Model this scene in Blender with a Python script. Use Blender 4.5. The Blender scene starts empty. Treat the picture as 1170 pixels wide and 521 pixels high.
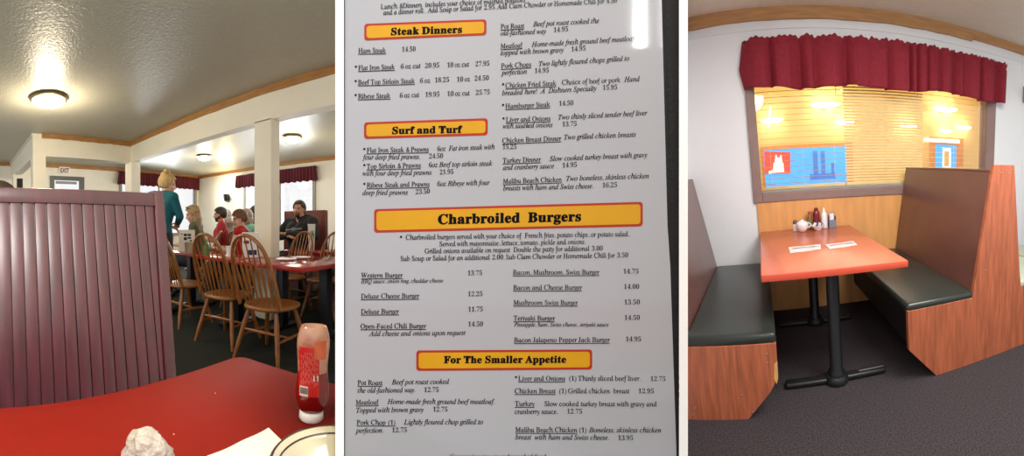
import bpy, bmesh, random
from math import *
from mathutils import Vector, Matrix, Euler
random.seed(7)
SC = bpy.context.scene
COL = SC.collection
F = 400.0            # focal length of the cylindrical lens, pixels per radian
CH = 1.08            # eye height above the dining room floor
CAM = Vector((0, 0, CH))

# ------------------------------------------------------------------ mesh helpers
def bm_new(): return bmesh.new()

def bevel_all(bm, w, seg=2, edges=None):
    bmesh.ops.bevel(bm, geom=list(edges or bm.edges), offset=w, segments=seg, profile=.5, affect='EDGES', clamp_overlap=True)

def merge(dst, src, M=None):
    if M is not None: bmesh.ops.transform(src, matrix=M, verts=src.verts)
    me = bpy.data.meshes.new('tmp'); src.to_mesh(me); src.free()
    dst.from_mesh(me); bpy.data.meshes.remove(me)
    return dst

def box(dst, c, s, bev=0, rot=None, seg=2):
    b = bmesh.new(); bmesh.ops.create_cube(b, size=1)
    bmesh.ops.scale(b, vec=s, verts=b.verts)
    if bev: bevel_all(b, bev, seg)
    M = Matrix.Translation(c)
    if rot is not None: M = M @ (rot.to_matrix().to_4x4() if isinstance(rot, Euler) else rot)
    return merge(dst, b, M)

def lohi(dst, lo, hi, bev=0, seg=2):
    lo, hi = Vector(lo), Vector(hi)
    return box(dst, (lo+hi)/2, hi-lo, bev, None, seg)

def prism(dst, poly, a0, a1, plane='xz', bev=0):
    """poly in 2D swept along the remaining axis from a0 to a1"""
    b = bmesh.new()
    def pt(p, a):
        return {'xz': (p[0], a, p[1]), 'xy': (p[0], p[1], a), 'yz': (a, p[0], p[1])}[plane]
    v0 = [b.verts.new(pt(p, a0)) for p in poly]; v1 = [b.verts.new(pt(p, a1)) for p in poly]
    b.faces.new(v0); b.faces.new(v1[::-1]); n = len(poly)
    for i in range(n): b.faces.new((v0[i], v0[(i+1) % n], v1[(i+1) % n], v1[i]))
    bmesh.ops.recalc_face_normals(b, faces=b.faces)
    if bev: bevel_all(b, bev, 2)
    return merge(dst, b)

def lathe(dst, prof, n=32, M=None, ang=2*pi):
    b = bmesh.new(); rings = []
    for r, z in prof:
        if r < 1e-6: rings.append([b.verts.new((0, 0, z))])
        else: rings.append([b.verts.new((r*cos(2*pi*k/n), r*sin(2*pi*k/n), z)) for k in range(n)])
    for A, B in zip(rings, rings[1:]):
        if len(A) == 1 and len(B) == 1: continue
        for k in range(n):
            k2 = (k+1) % n
            if len(A) == 1: b.faces.new((A[0], B[k], B[k2]))
            elif len(B) == 1: b.faces.new((A[k], A[k2], B[0]))
            else: b.faces.new((A[k], A[k2], B[k2], B[k]))
    bmesh.ops.recalc_face_normals(b, faces=b.faces)
    return merge(dst, b, M)

def tube(dst, pts, rad, n=12, caps=True, flat=None, up=None):
    """tube along points; rad a number or list; flat=(sx,sy) scales the section"""
    b = bmesh.new(); pts = [Vector(p) for p in pts]; N = len(pts)
    if not isinstance(rad, (list, tuple)): rad = [rad]*N
    t0 = (pts[1]-pts[0]).normalized()
    u = Vector(up) if up else (Vector((0, 0, 1)) if abs(t0.z) < .9 else Vector((1, 0, 0)))
    rings = []
    for i, p in enumerate(pts):
        t = (pts[min(i+1, N-1)]-pts[max(i-1, 0)]).normalized()
        a = (u - t*u.dot(t)).normalized(); c = t.cross(a); u = a
        fx, fy = flat if flat else (1, 1)
        rings.append([b.verts.new(p + (a*cos(2*pi*k/n)*fx + c*sin(2*pi*k/n)*fy)*rad[i]) for k in range(n)])
    for A, B in zip(rings, rings[1:]):
        for k in range(n): b.faces.new((A[k], A[(k+1) % n], B[(k+1) % n], B[k]))
    if caps: b.faces.new(rings[0][::-1]); b.faces.new(rings[-1])
    bmesh.ops.recalc_face_normals(b, faces=b.faces)
    return merge(dst, b)

def ball(dst, c, r, sc=(1, 1, 1), rot=None, seg=20):
    b = bmesh.new(); bmesh.ops.create_uvsphere(b, u_segments=seg, v_segments=max(8, seg//2), radius=r)
    M = Matrix.Translation(c)
    if rot is not None: M = M @ (rot.to_matrix().to_4x4() if isinstance(rot, Euler) else rot)
    return merge(dst, b, M @ Matrix.Diagonal((*sc, 1)))

def capsule(dst, a, b_, ra, rb, n=14):
    a, b_ = Vector(a), Vector(b_); L = (b_-a).length; d = (b_-a)/L
    prof = []
    for k in range(5):
        t = -pi/2 + pi/2*k/4; prof.append((ra*cos(t) if k else 0, ra*sin(t)))
    for k in range(5):
        t = pi/2*k/4; prof.append((rb*cos(t) if k < 4 else 0, L+rb*sin(t)))
    M = Matrix.Translation(a) @ d.to_track_quat('Z', 'Y').to_matrix().to_4x4()
    return lathe(dst, prof, n, M)

def sheet(dst, fn, nu, nv, thick=0, close=False):
    """surface fn(u,v) on a grid, solidified by thick along its normals"""
    b = bmesh.new()
    g = [[b.verts.new(fn(i/nu, j/nv)) for j in range(nv+1)] for i in range(nu+1)]
    for i in range(nu):
        for j in range(nv): b.faces.new((g[i][j], g[i+1][j], g[i+1][j+1], g[i][j+1]))
    if thick:
        bmesh.ops.recalc_face_normals(b, faces=b.faces)
        bmesh.ops.solidify(b, geom=list(b.faces), thickness=thick)
    return merge(dst, b)

# ------------------------------------------------------------------ objects
ROOM = {}
CUR = [None]
def obj(name, bm, m=None, parent=None, smooth=None, mods=None):
    me = bpy.data.meshes.new(name); bm.to_mesh(me); bm.free()
    o = bpy.data.objects.new(name, me); COL.objects.link(o)
    if m is not None:
        for mm in (m if isinstance(m, (list, tuple)) else [m]): me.materials.append(mm)
    if parent is not None: o.parent = parent
    else: ROOM[o] = CUR[0]
    if smooth is not None:
        me.polygons.foreach_set('use_smooth', [True]*len(me.polygons))
        if smooth < 180: me.set_sharp_from_angle(angle=radians(smooth))
    return o

def tag(o, label=None, cat=None, group=None, kind=None):
    if label: o['label'] = label
    if cat: o['category'] = cat
    if group: o['group'] = group
    if kind: o['kind'] = kind
    return o

def thing(name, label, cat, loc=(0, 0, 0), rz=0, group=None):
    o = bpy.data.objects.new(name, None); COL.objects.link(o); o.empty_display_size = .05
    o.location = loc; o.rotation_euler = (0, 0, rz); ROOM[o] = CUR[0]
    return tag(o, label, cat, group)

def struct(name, bm, m, parent=None, smooth=None):
    o = obj(name, bm, m, parent, smooth)
    if parent is None: o['kind'] = 'structure'
    return o

KIDS = {}
def dup(root, loc, rz, label=None, group=None):
    def cp(o, par):
        c = o.copy(); COL.objects.link(c)
        if par is not None: c.parent = par
        else: ROOM[c] = CUR[0]
        for ch in [k for k in list(COL.objects) if k.parent == o]: cp(ch, c)
        return c
    r = cp(root, None); r.location = loc; r.rotation_euler = (0, 0, rz)
    if label: r['label'] = label
    if group: r['group'] = group
    return r

# ------------------------------------------------------------------ materials
def lin(c):
    c = c/255.0
    return c/12.92 if c <= .04045 else ((c+.055)/1.055)**2.4
def rgb(r, g, b): return (lin(r), lin(g), lin(b), 1)

def mat(name, col, rough=.5, var=.08, scale=12, bump=0, bscale=80, spec=.5, coat=0, metal=0, stretch=None,
        emit=None, estr=0, cior=1.5, col2=None, alpha=None, trans=0, detail=4, sheen=0, crough=.05):
    m = bpy.data.materials.new(name); m.use_nodes = True
    nt = m.node_tree; N = nt.nodes; L = nt.links; p = N['Principled BSDF']
    p.inputs['Roughness'].default_value = rough; p.inputs['Metallic'].default_value = metal
    p.inputs['Specular IOR Level'].default_value = spec
    p.inputs['Coat Weight'].default_value = coat; p.inputs['Coat Roughness'].default_value = crough
    if trans: p.inputs['Transmission Weight'].default_value = trans
    if alpha is not None: p.inputs['Alpha'].default_value = alpha
    p.inputs['Coat IOR'].default_value = cior
    c = rgb(*col); tc = N.new('ShaderNodeTexCoord'); mp = N.new('ShaderNodeMapping')
    L.new(tc.outputs['Object'], mp.inputs[0])
    if stretch: mp.inputs['Scale'].default_value = stretch
    no = N.new('ShaderNodeTexNoise'); no.inputs['Scale'].default_value = scale; no.inputs['Detail'].default_value = detail
    L.new(mp.outputs[0], no.inputs['Vector'])
    rp = N.new('ShaderNodeValToRGB')
    d = rgb(*col2) if col2 else tuple(max(0, x*(1-var)) for x in c[:3])+(1,)
    e = c if col2 else tuple(min(1, x*(1+var)) for x in c[:3])+(1,)
    rp.color_ramp.elements[0].position = .3; rp.color_ramp.elements[1].position = .7
    rp.color_ramp.elements[0].color = d; rp.color_ramp.elements[1].color = e
    L.new(no.outputs['Fac'], rp.inputs[0]); L.new(rp.outputs[0], p.inputs['Base Color'])
    if bump:
        n2 = N.new('ShaderNodeTexNoise'); n2.inputs['Scale'].default_value = bscale; n2.inputs['Detail'].default_value = 3
        L.new(mp.outputs[0] if stretch else tc.outputs['Object'], n2.inputs['Vector'])
        bn = N.new('ShaderNodeBump'); bn.inputs['Strength'].default_value = bump; bn.inputs['Distance'].default_value = .01
        L.new(n2.outputs['Fac'], bn.inputs['Height']); L.new(bn.outputs[0], p.inputs['Normal'])
    if emit:
        p.inputs['Emission Color'].default_value = rgb(*emit); p.inputs['Emission Strength'].default_value = estr
    return m

def glass_mat(name, tint=(255, 255, 255), refl=.06, rough=.02):
    m = bpy.data.materials.new(name); m.use_nodes = True
    nt = m.node_tree; N = nt.nodes; L = nt.links; N.remove(N['Principled BSDF'])
    t = N.new('ShaderNodeBsdfTransparent'); t.inputs[0].default_value = rgb(*tint)
    g = N.new('ShaderNodeBsdfGlossy'); g.inputs['Roughness'].default_value = rough
    mx = N.new('ShaderNodeMixShader'); fr = N.new('ShaderNodeFresnel'); fr.inputs[0].default_value = 1.45
    L.new(fr.outputs[0], mx.inputs[0]); L.new(t.outputs[0], mx.inputs[1]); L.new(g.outputs[0], mx.inputs[2])
    L.new(mx.outputs[0], N['Material Output'].inputs[0])
    return m

# ------------------------------------------------------------------ camera and where things are seen
cd = bpy.data.cameras.new('camera'); cam = bpy.data.objects.new('camera', cd); COL.objects.link(cam)
cam.location = CAM; cam.rotation_euler = (pi/2, 0, 0); SC.camera = cam
cd.type = 'PANO'; cd.panorama_type = 'CENTRAL_CYLINDRICAL'; cd.clip_start = .01; cd.clip_end = 100
cd.central_cylindrical_range_u_min = -585/F; cd.central_cylindrical_range_u_max = 585/F
cd.central_cylindrical_range_v_min = -260.5/F; cd.central_cylindrical_range_v_max = 260.5/F
cd.central_cylindrical_radius = 1

def th(px): return (px-585)/F
def W(px, py, r): return Vector((r*sin(th(px)), r*cos(th(px)), CH+(260.5-py)/F*r))
def atz(px, py, z):
    r = (z-CH)/((260.5-py)/F); return W(px, py, r)
def rot3(yaw, pitch, roll):
    return Matrix.Rotation(yaw, 3, 'Z') @ Matrix.Rotation(pitch, 3, 'X') @ Matrix.Rotation(roll, 3, 'Y')
RB = rot3(radians(-40.46), radians(9.18), radians(-4.48))     # booth room axes in the world
HB = 1.273                                                    # eye height above the booth room floor
MB = Matrix.Translation(CAM) @ RB.to_4x4() @ Matrix.Translation((0, 0, -HB))
def bray(px, py): return RB.transposed() @ Vector((sin(th(px)), cos(th(px)), (260.5-py)/F))
def by(px, py, Y):
    d = bray(px, py); p = d*(Y/d.y); return Vector((p.x, Y, p.z+HB))
def bz(px, py, z):
    d = bray(px, py); p = d*((z-HB)/d.z); return Vector((p.x, p.y, z))

BOLD, ITAL = (0x1d400, 0x1d41a), (0x1d434, 0x1d44e)
def glyphs(s, st):
    r = ''
    for ch in s:
        if 'A' <= ch <= 'Z': r += chr(st[0]+ord(ch)-65)
        elif 'a' <= ch <= 'z': r += '\u210e' if (st is ITAL and ch == 'h') else chr(st[1]+ord(ch)-97)
        elif ch.isdigit(): r += chr(0x1d7ce+ord(ch)-48)
        else: r += ch
    return r
def text_mesh(s, shear=0, offset=0, res=3, size=1.0):
    cu = bpy.data.curves.new('tx', 'FONT'); cu.body = s; cu.size = size; cu.offset = offset; cu.shear = shear; cu.resolution_u = res
    o = bpy.data.objects.new('tx', cu); COL.objects.link(o)
    bpy.context.view_layer.update()
    me = bpy.data.meshes.new_from_object(o.evaluated_get(bpy.context.evaluated_depsgraph_get()))
    bpy.data.objects.remove(o); bpy.data.curves.remove(cu)
    return me
# ================================================================== the menu
CUR[0] = 'menu'
RM = .45
m_page = mat('menu_paper', (160, 162, 168), .5, .02, 3, coat=.45, crough=.05, spec=.15)
m_ink = mat('black_ink', (12, 11, 12), .6, .05, spec=.08)
m_red = mat('banner_red', (158, 46, 28), .5, .05, coat=.1, spec=.2)
m_gold = mat('banner_gold', (194, 144, 24), .5, .05, 20, coat=.1, spec=.2)
m_leather = mat('black_leatherette', (30, 30, 33), .6, .15, 60, spec=.2, bump=.3, bscale=900)
m_thread = mat('dark_thread', (22, 22, 24), .7)
def S(px, py, d=0):
    return W(px, py, RM-d)
menu = thing('menu', 'large open laminated dinner menu in a black leatherette cover, prices listed under gold headings', 'menu', (0, RM, S(585, 600).z))
minv = Matrix.Translation(menu.location).inverted()
def mobj(name, bm, m, par=None, smooth=None):
    bmesh.ops.transform(bm, matrix=minv, verts=bm.verts)
    return obj(name, bm, m, par or menu, smooth)
def pagex(py):      # right edge of the sheet
    return 755.8 + (py/521)*17.2 if py > 260 else 756.0 + (py/521)*13.5 + 0
def slab(x0, x1, y0, y1, d, t, nx=40, ny=14):
    b = bm_new()
    fx = lambda v, e: e(y0+(y1-y0)*v) if callable(e) else e
    sheet(b, lambda u, v: S(fx(v, x0)+(fx(v, x1)-fx(v, x0))*u, y0+(y1-y0)*v, d), nx, ny)
    bmesh.ops.recalc_face_normals(b, faces=b.faces)
    bk = bm_new(); sheet(bk, lambda u, v: S(fx(v, x0)+(fx(v, x1)-fx(v, x0))*u, y0+(y1-y0)*v, d-t), nx, ny)
    merge(b, bk)
    # rim
    rim = bm_new()
    def strip(pts):
        A = [rim.verts.new(S(*p, d)) for p in pts]; B = [rim.verts.new(S(*p, d-t)) for p in pts]
        for i in range(len(pts)-1): rim.faces.new((A[i], A[i+1], B[i+1], B[i]))
    for v in (0, 1): strip([(fx(v, x0)+(fx(v, x1)-fx(v, x0))*i/nx, y0+(y1-y0)*v) for i in range(nx+1)])
    for e in (x0, x1): strip([(fx(j/ny, e), y0+(y1-y0)*j/ny) for j in range(ny+1)])
    merge(b, rim); bmesh.ops.remove_doubles(b, verts=b.verts, dist=1e-6)
    bmesh.ops.recalc_face_normals(b, faces=b.faces)
    return b
cover = mobj('cover', slab(393.05, 775.9, -90, 600, 0, .012), m_leather, None, 40)
page = mobj('page', slab(394.2, pagex, -70, 585, .0014, .0010), m_page, None, 40)
b = bm_new()
for k in range(70):
    y = -80+k*9.6
    x = pagex(y)+5.6
    tube(b, [S(x, y, .0004), S(x, y+6, .0004)], .0006, 6)
mobj('stitching', b, m_thread, cover)

GC = {}
def glyph(ch, st):
    """mesh vertices, faces and advance of one character; st: b bold, i italic, r upright"""
    k = (ch, st)
    if k not in GC:
        dig = ch.isdigit()
        stl = BOLD if (st == 'b' or dig) else ITAL
        g = glyphs(ch, stl); sh = -.27 if (st == 'r' and ch.isalpha()) else 0
        off = .014 if st == 'b' else (-.009 if dig else (.010 if ch.isalpha() else -.004))
        bar = text_mesh('|'); l0 = min(v.co.x for v in bar.vertices); bpy.data.meshes.remove(bar)
        two = text_mesh(g+'|'); adv = max(v.co.x for v in two.vertices); bpy.data.meshes.remove(two)
        bar = text_mesh('|'); adv -= max(v.co.x for v in bar.vertices); bpy.data.meshes.remove(bar)
        me = text_mesh(g, sh, off)
        GC[k] = ([(v.co.x, v.co.y) for v in me.vertices], [tuple(p.vertices) for p in me.polygons], adv)
        bpy.data.meshes.remove(me)
    return GC[k]
def place_line(dst, s, st, x0, y0, x1, y1, em, under=False, d=.0020):
    st = 'r' if st == 'n' else st
    P, Q, pen = [], [], 0
    for ch in s:
        if ch == ' ': pen += .26; continue
        vs, fs, adv = glyph(ch, st)
        for dx, dy in (((-.02, 0), (.02, 0), (0, .012), (0, -.012)) if st == 'b' else ((0, 0),)):
            o = len(P); P += [(x+pen+dx, y+dy) for x, y in vs]; Q += [tuple(i+o for i in f) for f in fs]
        pen += adv+(.03 if st == 'b' else 0)
    xs = [p[0] for p in P]; lo, hi = min(xs), max(xs)
    L = hypot(x1-x0, y1-y0); ux, uy = (x1-x0)/L, (y1-y0)/L
    vx, vy = .02, -1.0                     # up the page, nearly upright
    vv = [dst.verts.new(S(x0+ux*(x-lo)/(hi-lo)*L+vx*y*em, y0+uy*(x-lo)/(hi-lo)*L+vy*y*em, d)) for x, y in P]
    for f in Q:
        try: dst.faces.new([vv[i] for i in f])
        except ValueError: pass
    if under:
        n = 8; A = []
        for i in range(n+1):
            a = L*i/n
            A.append((dst.verts.new(S(x0+ux*a, y0+uy*a+1.0, d)), dst.verts.new(S(x0+ux*a, y0+uy*a+1.75, d))))
        for i in range(n): dst.faces.new((A[i][0], A[i+1][0], A[i+1][1], A[i][1]))
def bullet(dst, x, y, r=1.25, d=.0020):
    vs = [dst.verts.new(S(x+r*cos(2*pi*k/10), y-r*sin(2*pi*k/10), d)) for k in range(10)]; dst.faces.new(vs)

LINES = """
r|Lunch &Dinners  includes your choice of mashed potatoes|435|10.3|600|2.2
r|and a dinner roll.  Add Soup or Salad for 2.95. Add Clam Chowder or Homemade Chili for 4.50|438|17|705|3
u|Ham Steak|409.4|60.5|441|60
n|14.50|459.3|59|474.8|58.3
*|Flat Iron Steak|409.3|80.3|451|78.8
r|6 oz cut|458|78.5|480.5|77.5
n|20.95|485.7|77.5|501.7|76.8
r|10 oz cut|511|76.8|536|75.8
n|27.95|543.3|75.5|559|74.8
*|Beef Top Sirloin Steak|409|96.7|474|95
r|6 oz|480|94.7|491.5|94.3
n|18.25|497|94|513|93.3
r|10 oz|522|93.3|537|92.5
n|24.50|542.3|92|558.5|91.3
*|Ribeye Steak|409|112.7|446|111.7
r|6 oz cut|456.8|111.5|479|110.7
n|19.95|486|110.5|502|110
r|10 oz cut|511|109.7|536.6|108.7
n|25.75|543.6|108.2|559.5|107.5
u|Pot Roast|572|33|599|31.7
i|Beef pot roast cooked the|609|30.2|684.5|26
i|old-fashioned way|572|40.4|624|38
n|14.95|632.6|36.7|649|35.4
u|Meatloaf|572|55.4|597|54
i|Home-made fresh ground beef meatloaf|607.4|53.4|725.6|46.4
i|topped with brown gravy|572|63|644|59.4
n|14.95|652.8|58.6|669|57.4
u|Pork Chops|572.5|78|607|76
i|Two lightly floured chops grilled to|615.6|75.6|719|69
i|perfection|572.5|85.6|602|84
n|14.95|611|83.3|627|82.6
*|Chicken Fried Steak|577.5|100.3|635.6|97.5
r|Choice of beef or pork|642|96.8|709|93.8
i|Hand|713|93.5|731|92.5
i|breaded here!  A  Dishners Specialty|573.7|108.8|681.5|103.3
n|15.95|688.7|102.5|705|102
*|Hamburger Steak|577.5|124|628.6|121.7
n|14.50|638.8|120.7|655|120
*|Liver and Onions|578|139.3|629|137.7
i|Two thinly sliced tender beef liver|637.8|136.6|739.6|131.5
i|with saut\u00e9ed onions|574.3|146.7|631.4|145
n|13.75|642.5|144.4|658.8|143.7
u|Chicken Breast Dinner|573.8|163.3|641.3|160.5
i|Two grilled chicken breasts|644.5|159.4|726.7|156
n|15.25|574.3|170.4|590|170
u|Turkey Dinner|574.3|186|618|184.5
i|Slow cooked turkey breast with gravy|628|184|739.6|179.4
i|and cranberry sauce|574.7|194|633|192
n|14.95|642.5|191.4|659|190.5
u|Malibu Beach Chicken|574.7|209.8|642|207.5
i|Two boneless, skinless chicken|647|206.6|741.5|203.4
i|breasts with ham and Swiss cheese.|575|217.6|678|215
n|16.25|688.3|214.2|704.9|213.5
*|Flat Iron Steak & Prawns|418.9|174.4|489.8|173
i|6oz  Fat iron steak with|499.7|172.5|565.3|170.2
i|four deep fried prawns.|414.2|182.2|480|181.5
n|24.50|490.3|181|506.2|180.3
*|Top Sirloin & Prawns|418.9|192.8|480.8|191.2
i|6oz Beef top sirloin steak|490|191|562.6|189
i|with four deep fried prawns|414.2|200.6|493.2|199.5
n|21.95|502.5|199.2|518|198.5
*|Ribeye Steak and Prawns|418.9|214.2|490.7|212.8
i|6oz Ribeye with four|499.7|212.6|559.6|211
i|deep fried prawns|414.2|222.7|466|222.3
n|23.50|475|221.6|491|221
r|Charbroiled burgers served with your choice of  French fries, potato chips, or potato salad,|463.6|273.9|719.4|269.8
r|Served with mayonnaise, lettuce, tomato, pickle and onions.|502.3|281.4|669.4|278.7
r|Grilled onions available on request  Double the patty for additional 3.00|485.2|289.6|688.6|286.2
r|Sub Soup or Salad for an additional 2.00. Sub Clam Chowder or Homemade Chili for 3.50|457.8|298.2|717.6|294
u|Western Burger|412.4|317.3|460.2|317
n|13.75|534.4|314.6|550.8|314.2
s|BBQ sauce, onion ring, cheddar cheese|412.4|323.7|506.4|322.6
u|Deluxe Cheese Burger|412.4|341.2|479|340.5
n|12.25|534.7|338.5|551.2|338.2
u|Deluxe Burger|412.4|358.7|455.8|358.3
n|11.75|535|356|551.5|355.6
u|Open-Faced Chili Burger|412|375.4|486.9|375
n|14.50|535|373|551.8|372.7
i|Add cheese and onions upon request|421.2|384|532|382.6
u|Bacon, Mushroom, Swiss Burger|586|313.9|684.8|313.5
n|14.75|712.2|312.5|729.6|312.5
u|Bacon and Cheese Burger|586.4|331.3|665|331
n|14.00|712.9|330|730.3|330
u|Mushroom Swiss Burger|586.7|348.4|660.2|348.4
n|13.50|713.2|347.7|731|347.7
u|Teriyaki Burger|586.7|366.2|634.2|366.2
n|14.50|713.5|365.5|731|365.5
s|Pineapple, ham, Swiss cheese., teriyaki sauce|587.4|373|695.4|373
u|Bacon Jalapeno Pepper Jack Burger|587.4|391.2|696.8|390.8
n|14.95|715|390|732.4|390
u|Pot Roast|408.5|440|437|440
i|Beef pot roast cooked|447.4|439.3|513.2|438.5
i|the old-fashioned way.|408.5|448.7|474.7|448.2
n|12.75|484.6|448|501.3|447.7
u|Meatloaf|406.5|462.5|432.6|462.2
i|Home-made fresh ground beef meatloaf.|442.6|461.5|565.2|461.5
i|Topped with brown gravy|407|471.4|484|470.7
n|12.75|494.8|470.2|511.2|470.2
u|Pork Chop (1)|407.5|485.4|451.5|485.4
i|Lightly floured chop grilled to|461.4|485|551.9|484.7
i|perfection.|406|494.6|438.2|494.2
n|12.75|448|494|464.8|493.7
*|Liver and Onions|592.2|435.1|645.7|435.1
r|(1) Thinly sliced beef liver.|650.3|435|732.5|435.1
n|12.75|743.2|435.4|760.3|435.4
u|Chicken Breast|588.1|449.4|634.8|449.4
r|(1) Grilled chicken  breast|639|449.4|719.2|449.4
n|12.95|729.4|449.4|747|449.4
u|Turkey|588.1|464|610.6|464
r|Slow cooked turkey breast with gravy and|622.2|464|750.6|464.4
r|cranberry sauce.|588.1|473|637.7|472.9
n|12.75|647.9|472.6|665|472.6
u|Malibu Beach Chicken|588.9|493.7|659.5|494
r|(1)|662|494|670|494
i|Boneless, skinless chicken|672.8|494|755.5|494.2
i|breast  with ham and Swiss cheese.|589|502.1|695.8|502.6
n|13.95|706.2|502.9|723.3|502.9
s|Consuming raw or undercooked food|514|523.6|624|523.6
"""
tb = bm_new()
for ln in LINES.strip().split('\n'):
    st, s, x0, y0, x1, y1 = ln.split('|'); x0, y0, x1, y1 = map(float, (x0, y0, x1, y1))
    s = s.replace('\\u00e9', '\u00e9')
    if st == '*':
        bullet(tb, x0-2.6, y0-4.2); place_line(tb, s, 'r', x0, y0, x1, y1, 8.0, True)
    elif st == 'u': place_line(tb, s, 'r', x0, y0, x1, y1, 8.0, True)
    elif st == 's': place_line(tb, s, 'i', x0, y0, x1, y1, 6.4)
    elif st == 'n': place_line(tb, s, 'n', x0, y0, x1, y1, 7.9)
    else: place_line(tb, s, st, x0, y0, x1, y1, 8.0)
bullet(tb, 458.2, 270.6)
mobj('printed_text', tb, m_ink, page)

def banner(c, s, tx, em):
    (x0, y0), (x1, y1), (x2, y2), (x3, y3) = c         # TL TR BR BL
    def q(u, v): return (x0+(x1-x0)*u+((x3-x0)+(x2-x1-(x3-x0))*u)*v, y0+(y1-y0)*u+((y3-y0)+((y2-y1)-(y3-y0))*u)*v)
    def rounded(ins, d):
        b = bm_new(); w = (x1-x0); h = (y3-y0); r = 3.4
        out = []
        for cx, cy, a0 in ((w-ins-r, ins+r, -90), (w-ins-r, h-ins-r, 0), (ins+r, h-ins-r, 90), (ins+r, ins+r, 180)):
            for k in range(6):
                a = radians(a0+18*k); out.append((cx+r*cos(a), cy+r*sin(a)))
        # fan in vertical strips so that it follows the bend
        n = 24; top = []; bot = []
        def yspan(x):
            d_ = 0
            e = min(x-ins, w-ins-x)
            if e < r: d_ = r-sqrt(max(0, r*r-(r-e)**2))
            return ins+d_, h-ins-d_
        xs = [ins+(r*(1-cos(pi/2*k/5))) for k in range(6)]
        xs = xs+[xs[-1]+(w-2*xs[-1])*k/n for k in range(1, n)]+[w-x for x in xs[::-1]]
        for x in xs:
            a, bb = yspan(x); top.append(b.verts.new(S(*q(x/w, a/h), d))); bot.append(b.verts.new(S(*q(x/w, bb/h), d)))
        for i in range(len(xs)-1): b.faces.new((top[i], bot[i], bot[i+1], top[i+1]))
        return b
    o = mobj('heading_banner', rounded(0, .0017), m_red, menu)
    mobj('banner_field', rounded(2.6, .0020), m_gold, o)
    t = bm_new(); place_line(t, s, 'b', *tx, em, False, .0023)
    mobj('lettering', t, m_ink, o)
banner(((416.2, 27.2), (555.8, 22), (555.8, 40.2), (416.2, 46.4)), 'Steak Dinners', (446.6, 40, 528, 37.3), 11.6)
banner(((416.0, 139.8), (557.3, 135), (557.3, 154.6), (416.0, 158.8)), 'Surf and Turf', (448, 153, 528.3, 151.5), 11.6)
banner(((427.5, 239), (734.4, 230.6), (734.4, 258.6), (427.5, 265.9)), 'Charbroiled  Burgers', (500.2, 256, 664, 252.4), 16.0)
banner(((475.7, 400.4), (676.6, 399.3), (676.6, 422.2), (475.7, 423.8)), 'For The Smaller Appetite', (507, 414.9, 647, 414.4), 11.6)
# the ledge that the menu stands on, below the picture
m_white = mat('white_wall_paint', (244, 244, 244), .6, .01)
b = bm_new(); sheet(b, lambda u, v: S(393+383*u, 600, .03-.08*v), 30, 2, .02)
bmesh.ops.translate(b, verts=b.verts, vec=(0, 0, -.0105))
struct('trim_1', b, m_white)
# the two white dividing walls either side of it, each thickening away from the eye
for x0, x1, nm in ((383.25, 392.9, 'wall_left'), (776.1, 785.7, 'wall_right')):
    b = bm_new(); r0, r1 = RM-.004, 9.5
    poly = [(r*sin(th(x)), r*cos(th(x))) for x, r in ((x0, r0), (x1, r0), (x1, r1), (x0, r1))]
    prism(b, poly, -2.5, 7.5, 'xy'); struct(nm, b, m_white)
# ================================================================== the dining room (left)
CUR[0] = 'left'
ZC = 2.75; YB = 3.16; XB = -6.05; XA = -8.86; YW = 7.08
m_cream = mat('cream_paint', (238, 232, 214), .6, .02, 4)
m_cream2 = mat('white_room_paint', (240, 236, 224), .6, .02, 4)
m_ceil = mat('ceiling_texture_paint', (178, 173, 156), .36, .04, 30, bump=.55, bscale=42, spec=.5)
m_trim = mat('oak_trim', (168, 120, 66), .45, .2, 6, stretch=(1, 1, 6))
m_carpet = mat('dark_carpet', (52, 54, 50), .95, .35, 160, bump=.6, bscale=500, spec=.1)
m_redtop = mat('red_laminate', (148, 31, 16), .6, .04, 30, spec=.22)
m_redtop2 = mat('red_laminate_glossy', (170, 36, 30), .16, .04, 30, spec=.6)
m_booth = mat('red_stained_wood', (98, 24, 42), .36, .35, 5, stretch=(6, 6, .6), spec=1.0, bump=.06, bscale=30, coat=1, crough=.34, cior=1.85)
m_oak = mat('honey_oak', (150, 92, 40), .32, .25, 9, stretch=(5, 5, 1), spec=.5, coat=.2, crough=.25)
m_black = mat('black_metal', (26, 27, 30), .4, .1)
m_brass = mat('antique_brass', (150, 130, 86), .3, .1, metal=.8)
m_bowlglass = mat('frosted_lamp_glass', (255, 250, 235), .4, .01, emit=(255, 240, 208), estr=9)
m_valance = mat('burgundy_cloth', (88, 13, 30), .85, .15, 40, sheen=.3)
m_frame = mat('grey_window_frame', (150, 148, 142), .5, .05)
m_wht = mat('white_plastic', (240, 240, 238), .4, .02)
m_ppr = mat('white_paper', (240, 236, 226), .7, .02)
m_dk = mat('dark_print', (40, 40, 46), .6, .1)
m_signred = mat('sign_red', (130, 30, 36), .5)
pane = glass_mat('window_glass')

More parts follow.
